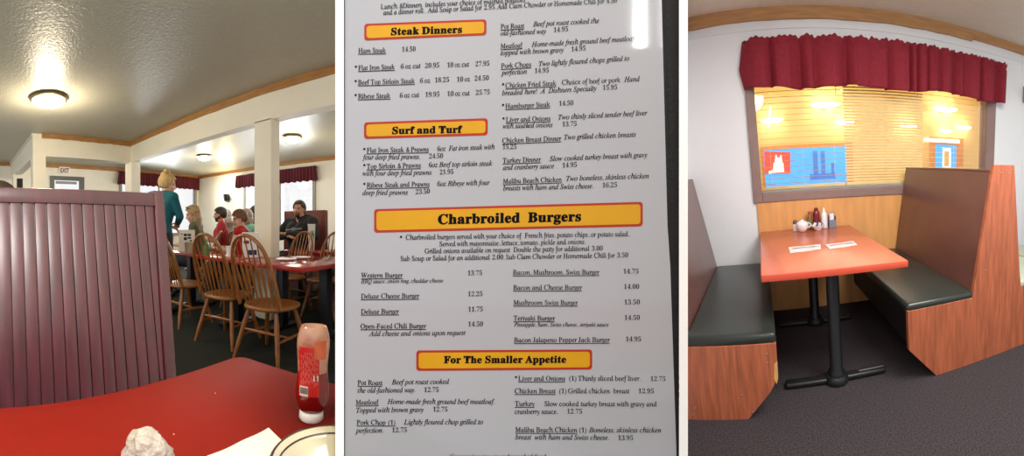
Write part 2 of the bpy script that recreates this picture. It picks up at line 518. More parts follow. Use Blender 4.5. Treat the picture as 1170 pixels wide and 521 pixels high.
# --- shell
b = bm_new(); lohi(b, (XA, -1.2, -.06), (-.12, YW, 0)); struct('floor', b, m_carpet)
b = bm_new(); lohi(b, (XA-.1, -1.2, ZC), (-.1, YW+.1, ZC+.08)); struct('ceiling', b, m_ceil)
def holes_wall(axis, at, a0, a1, z0, z1, holes, t):
    """wall with rectangular openings; axis 'x' means the plane x=at running along y"""
    b = bm_new()
    def add(u0, u1, w0, w1):
        if u1-u0 < 1e-4 or w1-w0 < 1e-4: return
        if axis == 'x': lohi(b, (min(at, at+t), u0, w0), (max(at, at+t), u1, w1))
        else: lohi(b, (u0, min(at, at+t), w0), (u1, max(at, at+t), w1))
    cur = a0
    for (u0, u1, w0, w1) in sorted(holes):
        add(cur, u0, z0, z1); add(u0, u1, z0, w0); add(u0, u1, w1, z1); cur = u1
    add(cur, a1, z0, z1); return b
def onA(px, py): r = XA/sin(th(px)); return W(px, py, r)
def onB(px, py): r = YW/cos(th(px)); return W(px, py, r)
w1 = (onA(136, 210).y, onA(224.5, 210).y, .85, onA(210, 207).z)
d1 = (onA(57, 210).y, onA(96, 210).y, 0, onA(75, 201.5).z)
w2 = (onB(279, 210).x, onB(361, 210).x, .95, onB(300, 202).z)
struct('wall_back', holes_wall('x', XA, -1.2, YW, 0, ZC, [w1, d1], -.12), m_cream2)
struct('wall_front', holes_wall('y', YW, XA, -.1, 0, ZC, [w2], .12), m_cream2)
# left window, right window, glazed door
def window(name, axis, at, h, t, mull=()):
    u0, u1, z0, z1 = h; o = -.07 if axis == 'x' else .07
    def bb(b, a0, a1, y0, y1, w=.07):
        if axis == 'x': lohi(b, (at-.10, a0, y0), (at+.03, a1, y1), .006)
        else: lohi(b, (a0, at-.03, y0), (a1, at+.10, y1), .006)
    b = bm_new(); f = .085
    bb(b, u0, u0+f, z0, z1); bb(b, u1-f, u1, z0, z1); bb(b, u0+f, u1-f, z0, z0+f); bb(b, u0+f, u1-f, z1-f, z1)
    for mm in mull: bb(b, mm-.03, mm+.03, z0+f, z1-f)
    fr = struct(name, b, m_frame)
    b = bm_new()
    if axis == 'x': lohi(b, (at-.05, u0+f, z0+f), (at-.044, u1-f, z1-f))
    else: lohi(b, (u0+f, at+.044, z0+f), (u1-f, at+.05, z1-f))
    obj('pane', b, pane, fr)
window('window_1', 'x', XA, w1, 0, [w1[0]+1.3])
window('window_2', 'y', YW, w2, 0, [w2[0]+.55*(w2[1]-w2[0])])
b = bm_new(); u0, u1, z0, z1 = d1
m_doorf = mat('dark_grey_door_frame', (96, 98, 98), .45, .06)
for q in ((u0, u0+.12, 0, z1), (u1-.12, u1, 0, z1), (u0+.12, u1-.12, z1-.10, z1), (u0+.12, u1-.12, 0, .3)):
    lohi(b, (XA-.09, q[0], q[2]), (XA+.03, q[1], q[3]), .006)
dr = struct('door_1', b, m_doorf)
b = bm_new(); lohi(b, (XA-.05, u0+.12, .3), (XA-.044, u1-.12, z1-.10)); obj('pane', b, pane, dr)
b = bm_new(); lohi(b, (XA-.03, u0+.16, z1-.20), (XA+.0, u1-.2, z1-.13), .01); obj('closer', b, m_frame, dr)
# beams and their wood trim
BB = ZC-.395
b = bm_new()
lohi(b, (XB, YB, BB), (-.1, YB+.16, ZC)); struct('beam', b, m_cream)
b = bm_new(); lohi(b, (XB-.16, 1.40, BB), (XB, YB+.16, ZC)); struct('beam', b, m_cream)
b = bm_new(); lohi(b, (XA, 1.24, BB-.02), (XB-.0, 1.40, ZC)); struct('beam', b, m_cream)
def wob(lo, hi, ax, n=26, amp=.006):
    """a wood strip with a slightly uneven lower edge"""
    lo, hi = Vector(lo), Vector(hi); b = bm_new(); rnd = random.Random(5)
    rows = []
    for i in range(n+1):
        t = i/n; w_ = rnd.uniform(-amp, amp)
        q = []
        for (cu, cz) in ((0, 0), (1, 0), (1, 1), (0, 1)):
            p = Vector((0, 0, 0)); p[ax] = lo[ax]+(hi[ax]-lo[ax])*t; ot = 1-ax
            p[ot] = lo[ot]+(hi[ot]-lo[ot])*cu; p.z = lo.z+(hi.z-lo.z)*cz + (w_ if cz == 0 else 0); q.append(b.verts.new(p))
        rows.append(q)
    for A, B in zip(rows, rows[1:]):
        for k in range(4): b.faces.new((A[k], A[(k+1) % 4], B[(k+1) % 4], B[k]))
    b.faces.new(rows[0]); b.faces.new(rows[-1]); bmesh.ops.recalc_face_normals(b, faces=b.faces)
    return b
TZ = ZC-.082
struct('trim_2', wob((XB-.02, YB-.022, TZ), (-.1, YB, ZC), 0), m_trim)
struct('trim_3', wob((XB, 1.40, TZ), (XB+.022, YB, ZC), 1), m_trim)
m_ltrim = mat('cream_trim', (222, 214, 190), .5, .04)
struct('trim_4', wob((XA, 1.215, TZ+.02), (XB+.022, 1.24, ZC), 0, amp=.002), m_ltrim)
struct('trim_5', wob((XA, -1.2, ZC-.09), (XA+.022, YW, ZC), 1, amp=.003), m_trim)
struct('trim_6', wob((XA, YW-.022, ZC-.09), (-.1, YW, ZC), 0, amp=.003), m_trim)
for nm, (x0, x1, y0, y1) in dict(a=(-2.86, -2.60, YB, YB+.16), b=(XB-.17, XB+.10, YB-.03, YB+.16), c=(XB-.16, XB+.02, 1.235, 1.47), d=(XA+.5, XA+.72, 1.2, 1.42)).items():
    b = bm_new(); lohi(b, (x0, y0, 0), (x1, y1, BB+.01)); struct('column', b, m_cream)
# --- ceiling lights
def ceil_light(px, py, wpx, label):
    p = atz(px, py, ZC); r = hypot(p.x, p.y); R_ = wpx/F*r/2
    t = thing('ceiling_light', label, 'ceiling light', (p.x, p.y, ZC), 0, 'flush ceiling lights in the dining room')
    k = R_/.2
    b = bm_new(); lathe(b, [(0, 0), (.17*k, 0), (.2*k, -.012), (.205*k, -.03), (.195*k, -.042), (.18*k, -.045), (.17*k, -.03), (0, -.03)], 40); obj('brass_ring', b, m_brass, t, 50)
    b = bm_new(); lathe(b, [(.18*k, -.036), (.172*k, -.06), (.14*k, -.092), (.085*k, -.112), (.03*k, -.118), (0, -.119)], 40); obj('glass_bowl', b, m_bowlglass, t, 180)
    b = bm_new(); lathe(b, [(0, -.115), (.012, -.118), (.014, -.128), (.006, -.136), (0, -.138)], 16); obj('finial', b, m_brass, t, 60)
    return t
ceil_light(55.5, 111, 43, 'large glowing bowl ceiling light with a brass ring, nearest one, over the booth')
ceil_light(83, 172.5, 21, 'small glowing bowl ceiling light seen under the beam above the exit sign')
ceil_light(233.5, 177.5, 18, 'glowing bowl ceiling light some way left of the tall front post')
ceil_light(334, 155.5, 22, 'glowing bowl ceiling light just right of the tall front post')
# --- exit sign
p = onA(73.5, 195)
t = thing('exit_sign', 'white exit sign with red letters above the glazed door', 'exit sign', (XA+.002, p.y, p.z))
b = bm_new(); box(b, (.018, 0, 0), (.034, .30, .185), .006); obj('sign_plate', b, m_wht, t)
me = text_mesh('EXIT', 0, .03); xs = [v.co.x for v in me.vertices]; b = bm_new()
for v in me.vertices: v.co = Vector((.037, (v.co.x-(min(xs)+max(xs))/2)*.118, v.co.y*.17-.058))
b.from_mesh(me); bmesh.ops.solidify(b, geom=list(b.faces), thickness=.002); obj('lettering', b, m_signred, t)
# --- valances of the two windows
def valance(label, axis, at, u0, u1, z0, z1, seed):
    rnd = random.Random(seed); n = int((u1-u0)/.012); ph = [rnd.uniform(0, 6) for _ in range(6)]
    fold = [0]
    for i in range(n): fold.append(fold[-1]+rnd.uniform(.5, 1.1))
    def fn(u, v):
        i = min(n, int(u*n)); a = fold[i]
        dep = .085+.02*sin(a)*(.35+.65*(1-v))+.012*sin(u*31+ph[0])
        z = z0+(z1-z0)*v + (.012*sin(a*.5+ph[1]) if v < .1 else 0)+(.008*sin(a*1.3) if v > .95 else 0)
        c = u0+(u1-u0)*u
        fl = .05*(1-v)*((1-u)*-1 if u < .05 else (1 if u > .97 else 0))
        return Vector((at+dep, c+fl, z)) if axis == 'x' else Vector((c+fl, at-dep, z))
    t = thing('valance', label, 'valance', ((at, u0, z0) if axis == 'x' else (u0, at, z0)), 0, 'burgundy window valances')
    b = bm_new(); sheet(b, fn, n, 10, .004); bmesh.ops.translate(b, verts=b.verts, vec=-t.location); obj('cloth', b, m_valance, t, 180)
    b = bm_new()
    if axis == 'x': tube(b, [(at+.05, u0+.02, z1-.03), (at+.05, u1-.02, z1-.03)], .012); lohi(b, (at, u0+.03, z1-.05), (at+.06, u0+.05, z1-.02)); lohi(b, (at, u1-.05, z1-.05), (at+.06, u1-.03, z1-.02))
    else: tube(b, [(u0+.02, at-.05, z1-.03), (u1-.02, at-.05, z1-.03)], .012); lohi(b, (u0+.03, at-.06, z1-.05), (u0+.05, at, z1-.02)); lohi(b, (u1-.05, at-.06, z1-.05), (u1-.03, at, z1-.02))
    bmesh.ops.translate(b, verts=b.verts, vec=-t.location); obj('rod', b, m_brass, t)
valance('burgundy gathered valance on the far wall behind the waitress', 'x', XA, onA(134, 200).y, onA(231.5, 200).y, onA(215, 216.5).z, onA(190, 200.5).z, 3)
valance('burgundy gathered valance over the window behind the man in the black hoodie', 'y', YW, onB(272.5, 200).x, onB(364, 200).x, onB(330, 209.5).z, onB(330, 193.5).z, 4)
# --- wall sconce
p = onB(261, 226)
t = thing('wall_sconce', 'small dark wall sconce glowing on the far wall between the windows', 'wall lamp', (p.x, YW, p.z))
b = bm_new(); lohi(b, (-.06, -.02, -.13), (.06, 0, .12), .01); obj('back_plate', b, m_black, t)
b = bm_new(); lathe(b, [(.05, -.1), (.075, -.02), (.085, .10), (.08, .10), (.07, -.02), (.045, -.09), (0, -.1)], 20, Matrix.Translation((0, -.10, 0))); obj('shade', b, m_black, t, 60)
b = bm_new(); ball(b, (0, -.10, .06), .045); obj('bulb', b, m_bowlglass, t, 180)
lamp = bpy.data.lights.new('sconce_light', 'POINT'); lamp.energy = 26; lamp.color = (1, .82, .5); lamp.shadow_soft_size = .05
lo = bpy.data.objects.new('sconce_light', lamp); COL.objects.link(lo); lo.location = (p.x, YW-.16, p.z+.22); ROOM[lo] = None

# --- the booth facing us: board back, seat
XT, XL_, ZT = -1.335, -1.19, 1.235
t = thing('booth_bench', 'tall booth back of dark red beadboard behind the red table', 'booth bench', (XL_, .4, 0))
Lc = -t.location
def lx(z): return XL_+(XT-XL_)*(z-.40)/(ZT-.40)
def slab_x(b, y0, y1, z0, z1, d0, d1, bev=0):
    """board lying on the leaning plane: depth d0..d1 towards the eye"""
    c = bmesh.new(); vs = []
    for (z, d) in ((z0, d0), (z0, d1), (z1, d1), (z1, d0)): vs.append((lx(z)+d, z))
    prism(c, vs, y0, y1, 'xz'); 
    if bev: bevel_all(c, bev, 2)
    for v in c.verts:
        if v.co.y > ySt-.03: v.co.y -= .028*(ZT-v.co.z)/(ZT-.4)
    merge(b, c)
Y0, Y1 = -.75, .86
ySt = .812
b = bm_new(); pitch = .0485; y = ySt-.004
while y > Y0:
    slab_x(b, max(Y0, y-pitch+.0045), y, .06, ZT-.055, -.02, 0, .0011); y -= pitch
slab_x(b, Y0, Y1-.02, .06, ZT-.03, -.04, -.012)
bmesh.ops.translate(b, verts=b.verts, vec=Lc); obj('beadboard_back', b, m_booth, t, 30)
b = bm_new(); slab_x(b, Y0, ySt+.004, ZT-.058, ZT, -.04, .006, .004); bmesh.ops.translate(b, verts=b.verts, vec=Lc); obj('top_rail', b, m_booth, t, 30)
b = bm_new(); slab_x(b, ySt, Y1, .0, ZT+.012, -.05, .012, .005); bmesh.ops.translate(b, verts=b.verts, vec=Lc); obj('end_board', b, m_booth, t, 30)
m_edge = mat('worn_edge', (170, 128, 110), .5, .5, 40, col2=(90, 40, 34))
b = bm_new(); slab_x(b, Y1, Y1+.004, .02, ZT-.02, -.045, .006, 0); bmesh.ops.translate(b, verts=b.verts, vec=Lc); obj('worn_edge_strip', b, m_edge, t, 30)
b = bm_new(); lohi(b, (lx(.45)-.55, Y0, .0), (lx(.1)-.06, Y1-.03, .42), .01); bmesh.ops.translate(b, verts=b.verts, vec=Lc); obj('seat_base', b, m_booth, t, 30)
b = bm_new(); lohi(b, (lx(.45)-.56, Y0, .42), (lx(.45)-.06, Y1-.03, .50), .025, 3); bmesh.ops.translate(b, verts=b.verts, vec=Lc); obj('seat_cushion', b, m_black, t, 40)

# --- our own table
t = thing('dining_table', 'bare red table top in the foreground, holding the ketchup bottle', 'table', (-.2, .1, 0), 0, 'red laminate tables')
b = bm_new()
poly = []
for cx, cy, a0 in ((.60, .62, 0), (-.605, .615, 90), (-.605, -.55, 180), (.6, -.55, 270)):
    for k in range(5):
        a = radians(a0+22.5*k); poly.append((cx+.035*cos(a)+.2, cy+.035*sin(a)-.1))
prism(b, poly, .712, .75, 'xy', .004); obj('tabletop', b, m_redtop, t, 40)
b = bm_new(); tube(b, [(-.1, .05, .03), (-.1, .05, .712)], .045, 20); box(b, (-.1, .05, .02), (.62, .075, .035), .012); box(b, (-.1, .05, .02), (.075, .62, .035), .012); obj('pedestal', b, m_black, t, 40)

# the bench on our own side, just behind the viewer
t = thing('booth_bench', 'dark red booth bench on our side of the red table', 'booth bench', (.8, -.75, 0))
b = bm_new(); prism(b, [(-.02, 0), (.14, 0), (.14, 1.25), (.10, 1.25), (-.02, .45)], -.75, .55, 'xz', .01); obj('backrest', b, m_booth, t)
b = bm_new(); lohi(b, (-.5, -.75, 0), (-.02, .55, .42), .01); obj('seat_base', b, m_booth, t)
b = bm_new(); lohi(b, (-.52, -.75, .42), (-.02, .55, .49), .025, 3); obj('seat_cushion', b, m_black, t, 40)
# --- dining tables
def table(label, x0, x1, y0, y1, rz, origin, legs):
    t = thing('dining_table', label, 'table', (origin[0], origin[1], 0), rz, 'red laminate tables')
    b = bm_new(); lohi(b, (x0, y0, .708), (x1, y1, .75), .005); obj('tabletop', b, m_redtop2, t, 40)
    for (lx_, ly) in legs:
        b = bm_new(); lohi(b, (lx_-.05, ly-.05, .03), (lx_+.05, ly+.05, .71), .012); box(b, (lx_, ly, .02), (.10, .5, .035), .012); obj('pedestal', b, m_black, t, 40)
table('glossy red dining table whose near corner shows right of the front chairs', -.93, 0, 0, 1.06, radians(-6), (-1.63, 2.40), ((-.16, .53), (-.74, .53)))
table('long red dining table behind the two chairs nearest the booth', -1.62, 0, 0, .52, radians(-8), (-2.61, 2.56), ((-.25, .26), (-1.35, .26)))
table('red dining table in front of the man in the black hoodie', -.85, 0, 0, .55, 0, (-2.32, 4.16), ((-.15, .27), (-.7, .27)))

# --- windsor chairs
def make_chair(label):
    """origin on the floor under the seat; the sitter looks along +y"""
    t = thing('dining_chair', label, 'chair', (0, 0, 0), 0, 'spindle back oak dining chairs')
    # saddle seat
    b = bm_new(); n = 36; prof = []
    for k in range(n):
        a = 2*pi*k/n; s_, c_ = sin(a), cos(a)
        w_ = .225-.02*(s_ < 0)*abs(s_); prof.append((copysign(abs(c_)**.72, c_)*w_, copysign(abs(s_)**.72, s_)*.215))
    rows = []
    for (sc_, z) in ((.86, .415), (.97, .424), (1.0, .437), (.975, .450), (.9, .455)):
        rows.append([b.verts.new((x*sc_, y*sc_, z)) for x, y in prof])
    rows.append([b.verts.new((x*.55, y*.55-.01, .442)) for x, y in prof])
    for A, B in zip(rows, rows[1:]):
        for k in range(n): b.faces.new((A[k], A[(k+1) % n], B[(k+1) % n], B[k]))
    b.faces.new(rows[0][::-1]); b.faces.new(rows[-1]); bmesh.ops.recalc_face_normals(b, faces=b.faces)
    obj('seat', b, m_oak, t, 60)
    # bow: leaning arch from the two rear corners of the seat
    def bowp(u):
        a = pi*u; hw = .205
        x = -hw*cos(a)*(1+.10*sin(a)**2)
        zz = .45+.575*(sin(a)**.62)
        return Vector((x, -.165-.17*(zz-.45)/.575-.02*sin(a), zz))
    pts = [bowp(i/40) for i in range(41)]
    b = bm_new(); tube(b, pts, .0150, 12, flat=(1.25, .9), up=(0, 1, 0)); obj('bow', b, m_oak, t, 60)
    for k in range(7):
        x0 = -.135+.045*k; u = .5+(x0*1.45)/.41*.72
        # find the bow point above
        x1 = x0*1.22
        best = min((bowp(i/400) for i in range(60, 341)), key=lambda p: abs(p.x-x1))
        P0 = Vector((x0, -.155-.012*(1-abs(x0)/.135), .445)); P1 = best
        q = [P0.lerp(P1, s) for s in (0, .12, .3, .46, .56, .62, .75, 1)]
        b = bm_new(); tube(b, q, [.0065, .0075, .0105, .0145, .0135, .009, .0065, .0055], 8, flat=(.62, 1.2), up=(0, 1, 0)); obj('spindle', b, m_oak, t, 60)
    feet = []
    for sx in (-1, 1):
        for sy in (-1, 1):
            A = Vector((sx*.135, sy*.125, .43)); B = Vector((sx*.225, sy*.225, 0)); feet.append((A, B))
            q = [A.lerp(B, s) for s in (0, .1, .28, .45, .55, .7, .9, 1)]
            b = bm_new(); tube(b, q, [.013, .016, .022, .0205, .019, .021, .0145, .0125], 14); obj('leg', b, m_oak, t, 60)
    mids = {}
    for i, sx in ((0, -1), (2, 1)):
        P0 = feet[i][0].lerp(feet[i][1], .56); P1 = feet[i+1][0].lerp(feet[i+1][1], .56)
        b = bm_new(); tube(b, [P0.lerp(P1, s) for s in (0, .2, .5, .8, 1)], [.008, .011, .0145, .011, .008], 12); obj('stretcher', b, m_oak, t, 60); mids[i] = P0.lerp(P1, .5)
    b = bm_new(); tube(b, [mids[0].lerp(mids[2], s) for s in (0, .2, .5, .8, 1)], [.008, .011, .0145, .011, .008], 12); obj('stretcher', b, m_oak, t, 60)
    P0 = feet[0][0].lerp(feet[0][1], .42); P1 = feet[2][0].lerp(feet[2][1], .42)
    b = bm_new(); tube(b, [P0.lerp(P1, s) for s in (0, .2, .5, .8, 1)], [.008, .011, .0145, .011, .008], 12); obj('stretcher', b, m_oak, t, 60)
    return t
chair0 = make_chair('oak spindle back chair nearest of all, at the near corner of the glossy table')
chair0.location = (-1.86, 2.27, 0); chair0.rotation_euler.z = radians(3)
def chair(x, y, deg, label, z=0):
    c = dup(chair0, (x, y, z), radians(deg), label); return c
chair(-2.45, 2.33, 8, 'oak spindle back chair directly left of the nearest chair, seen from behind')
chair(-3.24, 2.40, -4, 'oak spindle back chair half hidden behind the end of the beadboard booth')
chair(-2.73, 3.66, 174, 'oak spindle back chair facing us across the glossy red table, beside the tall post')
chair(-2.20, 3.74, 184, 'oak spindle back chair facing us across the glossy table, cut by the wall')

# --- things on our table
m_ketch = mat('ketchup_red', (120, 12, 12), .18, .15, 40, spec=.6, coat=.6)
m_clear = mat('smeared_clear_plastic', (210, 170, 140), .15, .4, 22, col2=(150, 60, 36), spec=.6, coat=.6)
m_label = mat('bottle_label_red', (190, 26, 22), .35, .1, 30, coat=.4)
m_labelt = mat('label_print_pink', (210, 104, 90), .5)
m_labelw = mat('label_white', (222, 208, 190), .5)
p = atz(355.5, 477, .75)
kt = thing('ketchup_bottle', 'upside-down squeeze bottle of ketchup, smeared clear at its top, on the red table', 'bottle', (p.x, p.y, .75), atan2(-p.y, -p.x)+pi/2)
kt.rotation_euler = (0, radians(2.5), kt.rotation_euler.z)
def blob(prof, n=40, e=.82):
    """rounded-oblong section loft: prof = (halfwidth, halfdepth, z, shift)"""
    b = bm_new(); rows = []
    for (w_, d_, z, s_) in prof:
        rows.append([b.verts.new((copysign(abs(cos(2*pi*k/n))**e, cos(2*pi*k/n))*w_+s_, copysign(abs(sin(2*pi*k/n))**e, sin(2*pi*k/n))*d_, z)) for k in range(n)])
    for A, B in zip(rows, rows[1:]):
        for k in range(n): b.faces.new((A[k], A[(k+1) % n], B[(k+1) % n], B[k]))
    b.faces.new(rows[0][::-1]); b.faces.new(rows[-1]); bmesh.ops.recalc_face_normals(b, faces=b.faces)
    return b
b = bm_new(); lathe(b, [(0, 0), (.020, 0), (.0215, .002), (.0208, .012), (.0185, .014), (0, .014)], 32); obj('cap', b, m_wht, kt, 50)
kp = [(.017, .014, .022, 0), (.021, .017, .026, 0), (.0255, .020, .034, 0), (.0285, .0225, .044, 0), (.0295, .023, .056, 0), (.0275, .0215, .072, -.0005), (.0258, .020, .088, -.001)]
kq = [(.0258, .020, .088, -.001), (.0262, .020, .100, -.0015), (.0275, .021, .114, -.002), (.0288, .0215, .128, -.002), (.0285, .021, .138, -.002), (.0265, .0195, .148, -.002), (.0235, .0165, .157, -.002), (.0215, .0145, .160, -.002), (.019, .012, .1585, -.002), (.0150, .0090, .154, -.001)]
zf = lambda z: .0125+(z-.022)*1.07
kp = [(a, c, zf(z), s) for a, c, z, s in kp]; kq = [(a, c, zf(z), s) for a, c, z, s in kq]
def both(z):
    A = kp+kq[1:]
    for a, c in zip(A, A[1:]):
        if a[2] <= z <= c[2]:
            s = (z-a[2])/(c[2]-a[2]); return [a[i]+(c[i]-a[i])*s for i in range(4)]
    return A[-1]
obj('ketchup_body', blob(kp), m_ketch, kt, 60); obj('clear_end', blob(kq), m_clear, kt, 60)
# the label on the face towards us (local -y), following the body
def lab(x0, x1, z0, z1, off, m, nm, par, slant=0, n=10):
    b = bm_new(); e = .82
    def fn(u, v):
        z = z0+(z1-z0)*v; w_, d_, _, s_ = both(z); x = x0+(x1-x0)*u+slant*(v-.5)
        c = max(-.97, min(.97, x/w_)); a = acos(copysign(abs(c)**(1/e), c)); y = -(abs(sin(a))**e)*d_-off
        return Vector((x+s_, y, z))
    sheet(b, fn, n, 8, .0004); return obj(nm, b, m, par, 60)
lb = lab(-.0235, .011, .046, .128, .0003, m_label, 'label', kt)
m_smear = mat('orange_ketchup_smear', (196, 96, 52), .25, .3, 30, coat=.4)
lab(.002, .022, .108, .140, .0004, m_smear, 'smear', kt)
b_ = bm_new(); rnd = random.Random(3)
def labbits(x0, x1, z0, z1, off):
    b = bm_new(); e = .82
    def fn(u, v):
        z = z0+(z1-z0)*v; w_, d_, _, s_ = both(z); x = x0+(x1-x0)*u
        c = max(-.97, min(.97, x/w_)); a = acos(copysign(abs(c)**(1/e), c)); return Vector((x+s_, -(abs(sin(a))**e)*d_-off, z))
    sheet(b, fn, 4, 3, .0003); return b
for k in range(9):
    x = -.020+k*.0033
    z = .062+rnd.uniform(0, .008)
    while z < .118:
        h = rnd.uniform(.004, .012); merge(b_, labbits(x, x+.0014, z, min(z+h, .12), .0010)); z += h+rnd.uniform(.002, .006)
obj('label_print', b_, m_labelt, lb)
lab(-.0215, -.0075, .047, .063, .0010, m_labelw, 'barcode_panel', kt)
b_ = bm_new()
for k in range(8): merge(b_, labbits(-.0205+k*.0016, -.0205+k*.0016+.0008, .051, .061, .0016))
merge(b_, labbits(.0045, .0065, .072, .082, .0016)); 
obj('barcode_lines', b_, m_dk, kt)
b_ = bm_new()
lab(.0015, .0095, .0725, .0815, .0010, m_labelw, 'small_panel', kt)
# bowl with a brown double rim, half cut by the dividing wall
m_stone = mat('cream_stoneware', (206, 198, 168), .25, .06, 20, coat=.5)
m_brownr = mat('brown_glaze_band', (58, 38, 28), .3, .1, coat=.4)
m_creamfood = mat('cream_sauce', (200, 190, 150), .4, .08, 30)
p = W(381, 500, .415); 
bl = thing('soup_bowl', 'nearly empty cream stoneware bowl with two brown rim bands at the table edge', 'bowl', (p.x, p.y, .75))
RB_ = .076
b = bm_new(); lathe(b, [(0, .004), (.03, .004), (.033, 0), (.038, 0), (.04, .006), (.058, .022), (.070, .042), (RB_, .052), (RB_-.001, .0545), (RB_-.006, .0525), (.064, .042), (.052, .024), (.035, .012), (0, .010)], 56); obj('body', b, m_stone, bl, 50)
b = bm_new(); lathe(b, [(RB_-.0016, .0465), (RB_+.0010, .0535), (RB_-.001, .0552), (RB_-.003, .0546)], 56); obj('rim_band', b, m_brownr, bl, 180)
b = bm_new(); lathe(b, [(.0690, .0493), (.0662, .0463)], 56); bmesh.ops.translate(b, verts=b.verts, vec=(0, 0, .0006)); obj('inner_band', b, m_brownr, bl, 180)
b = bm_new(); lathe(b, [(0, .018), (.040, .0185), (.046, .0195)], 40); obj('leftover_soup', b, m_creamfood, bl, 180)
m_speck = mat('food_specks', (96, 70, 30), .6)
for (x, y, r) in ((-.02, .01, .003), (.0, -.012, .002), (-.03, .005, .0016), (-.01, .024, .002)):
    b = bm_new(); ball(b, (x, y, .0195), r, (1, 1, .5)); obj('food_speck', b, m_speck, bl)
# paper napkin
q = [atz(225, 524, .7545), atz(307, 487, .7545), atz(352, 528, .7545), atz(262, 590, .7545)]
b = bm_new()
def nap(u, v):
    A = q[0].lerp(q[1], u); B = q[3].lerp(q[2], u); P = A.lerp(B, v); P.z = .7522+.0012*sin(u*5)*sin(v*4)+.0006*sin(13*u+3*v); return P
sheet(b, nap, 16, 16, .0016)
o = obj('paper_napkin', b, m_ppr, None, 60); tag(o, 'folded off-white paper napkin lying on the red table beside the bowl', 'napkin')
# crumpled wrapper
p = W(168, 560, .40)
b = bm_new(); rnd = random.Random(11)
bmesh.ops.create_icosphere(b, subdivisions=4, radius=1)
for v in b.verts:
    c = v.co.copy(); z = c.z*.5+.5
    wx = .030+.016*max(0, .55-z)**1.0; 
    n_ = .82+.16*sin(7*c.x+3*c.z+1)*sin(5*c.y-4*c.z)+.09*sin(17*c.x-11*c.z)*sin(13*c.y+5)
    r_ = (abs(c.x)**4+abs(c.y)**4)**.25; k = 1/max(.35, r_)*hypot(c.x, c.y)
    v.co = Vector((c.x*wx*n_*1.12, c.y*.026*n_, max(0, min(1, z*1.12)**.8*.095+.003*sin(5*c.x+2)*(z > .3)+.002*sin(7*c.y))))
o = obj('paper_wrapper', b, mat('crumpled_white_wrapper', (216, 206, 190), .6, .2, 60, col2=(170, 160, 146), bump=.6, bscale=120), None, 40)
o.location = (p.x, p.y, .75); o.rotation_euler.z = .9
tag(o, 'small crumpled whitish wrapper standing up on the red table, cut by the bottom edge', 'wrapper')
m_crumb = mat('bread_crumb', (226, 180, 130), .7)
for (px, py, lab_) in ((246, 450, 'tiny pale crumb on the red table near its far corner'), (198.5, 497, 'tiny pale crumb on the red table beside the white wrapper')):
    b = bm_new(); ball(b, (0, 0, .0012), .0015, (1.2, .8, .8), None, 10); o = obj('crumb', b, m_crumb, None, 60); o.location = atz(px, py, .75); tag(o, lab_, 'crumb')
# --- things on the other tables
def place(px, r): return Vector((r*sin(th(px)), r*cos(th(px)), 0))
p = place(213.5, 4.95)
t = thing('table_card', 'white standing table card with dark printed pictures on the long red table', 'table card', (p.x, p.y, .75), -th(213.5)*-1*0+radians(50))
b = bm_new(); prism(b, [(-.055, 0), (.055, 0), (.006, .305), (-.006, .305)], -.112, .112, 'yz'); bmesh.ops.rotate(b, verts=b.verts, cent=(0, 0, 0), matrix=Matrix.Rotation(0, 3, 'Z')); obj('card', b, m_ppr, t)
b = bm_new()
for (x, z, w_, h_) in ((-.02, .20, .045, .035), (-.02, .155, .045, .04), (.035, .20, .05, .03), (.035, .165, .05, .025), (.06, .13, .03, .02), (-.07, .21, .02, .015)):
    box(b, (x, -.055+(z*1.16/.305)*.049-.0015, z*1.16), (w_, .002, h_), 0, Euler((-.16, 0, 0)))
obj('printed_pictures', b, m_dk, t)
def cup(px, r, zt, wd, label, m, name='drinking_cup', cat='cup', taper=.85, z0=.75):
    p = place(px, r); h_ = zt-z0
    b = bm_new(); lathe(b, [(0, 0), (wd*taper, 0), (wd, h_-.004), (wd*1.03, h_), (wd*.93, h_), (wd*.9*taper, .01), (0, .01)], 28)
    o = obj(name, b, m, None, 40); o.location = (p.x, p.y, z0); return tag(o, label, cat), o
def zof(py, r): return CH+(260.5-py)/F*r
cup(263.5, 4.05, zof(281, 4.05), .055, 'plain white cup on the table between the two nearest chairs', m_wht)
# round tub
cup(215.5, 4.6, zof(277, 4.6), .055, 'squat beige tub in front of the standing table card', mat('beige_tub', (196, 178, 150), .5), 'tub', 'tub')
# green squeeze bottle
p = place(236, 4.3)
b = bm_new(); lathe(b, [(0, 0), (.035, 0), (.037, .09), (.03, .12), (.012, .14), (.008, .18), (0, .18)], 20); o = obj('sauce_bottle', b, mat('green_plastic', (60, 130, 60), .4), None, 50); o.location = (p.x, p.y, .75); tag(o, 'small green sauce bottle on the long red table, seen through a chair back', 'bottle')
# carton with a red lid patch and blue panel
p = place(286, 3.95)
t = thing('carton', 'white carton with a red corner and dark blue panel before the child', 'carton', (p.x, p.y, .75), radians(44))
b = bm_new(); lohi(b, (-.09, -.05, 0), (.09, .05, zof(265.5, 3.95)-.75), .004); obj('box', b, m_wht, t)
b = bm_new(); lohi(b, (-.075, -.054, .155), (-.015, -.0495, .19)); obj('red_patch', b, m_signred, t)
b = bm_new(); lohi(b, (-.03, -.054, .03), (.07, -.0495, .085)); obj('blue_panel', b, mat('navy_print', (40, 48, 96), .5), t)
# white plates
for px, r, lab_ in ((327, 3.55, 'white plate on the glossy red table beside the tall post'), (344, 3.75, 'white plate on the far edge of the glossy red table before the facing chairs')):
    p = place(px, r); b = bm_new(); lathe(b, [(0, 0), (.06, 0), (.065, .004), (.105, .018), (.107, .021), (.064, .009), (0, .006)], 36); o = obj('plate', b, m_wht, None, 40); o.location = (p.x, p.y, .75); tag(o, lab_, 'plate', 'white plates')
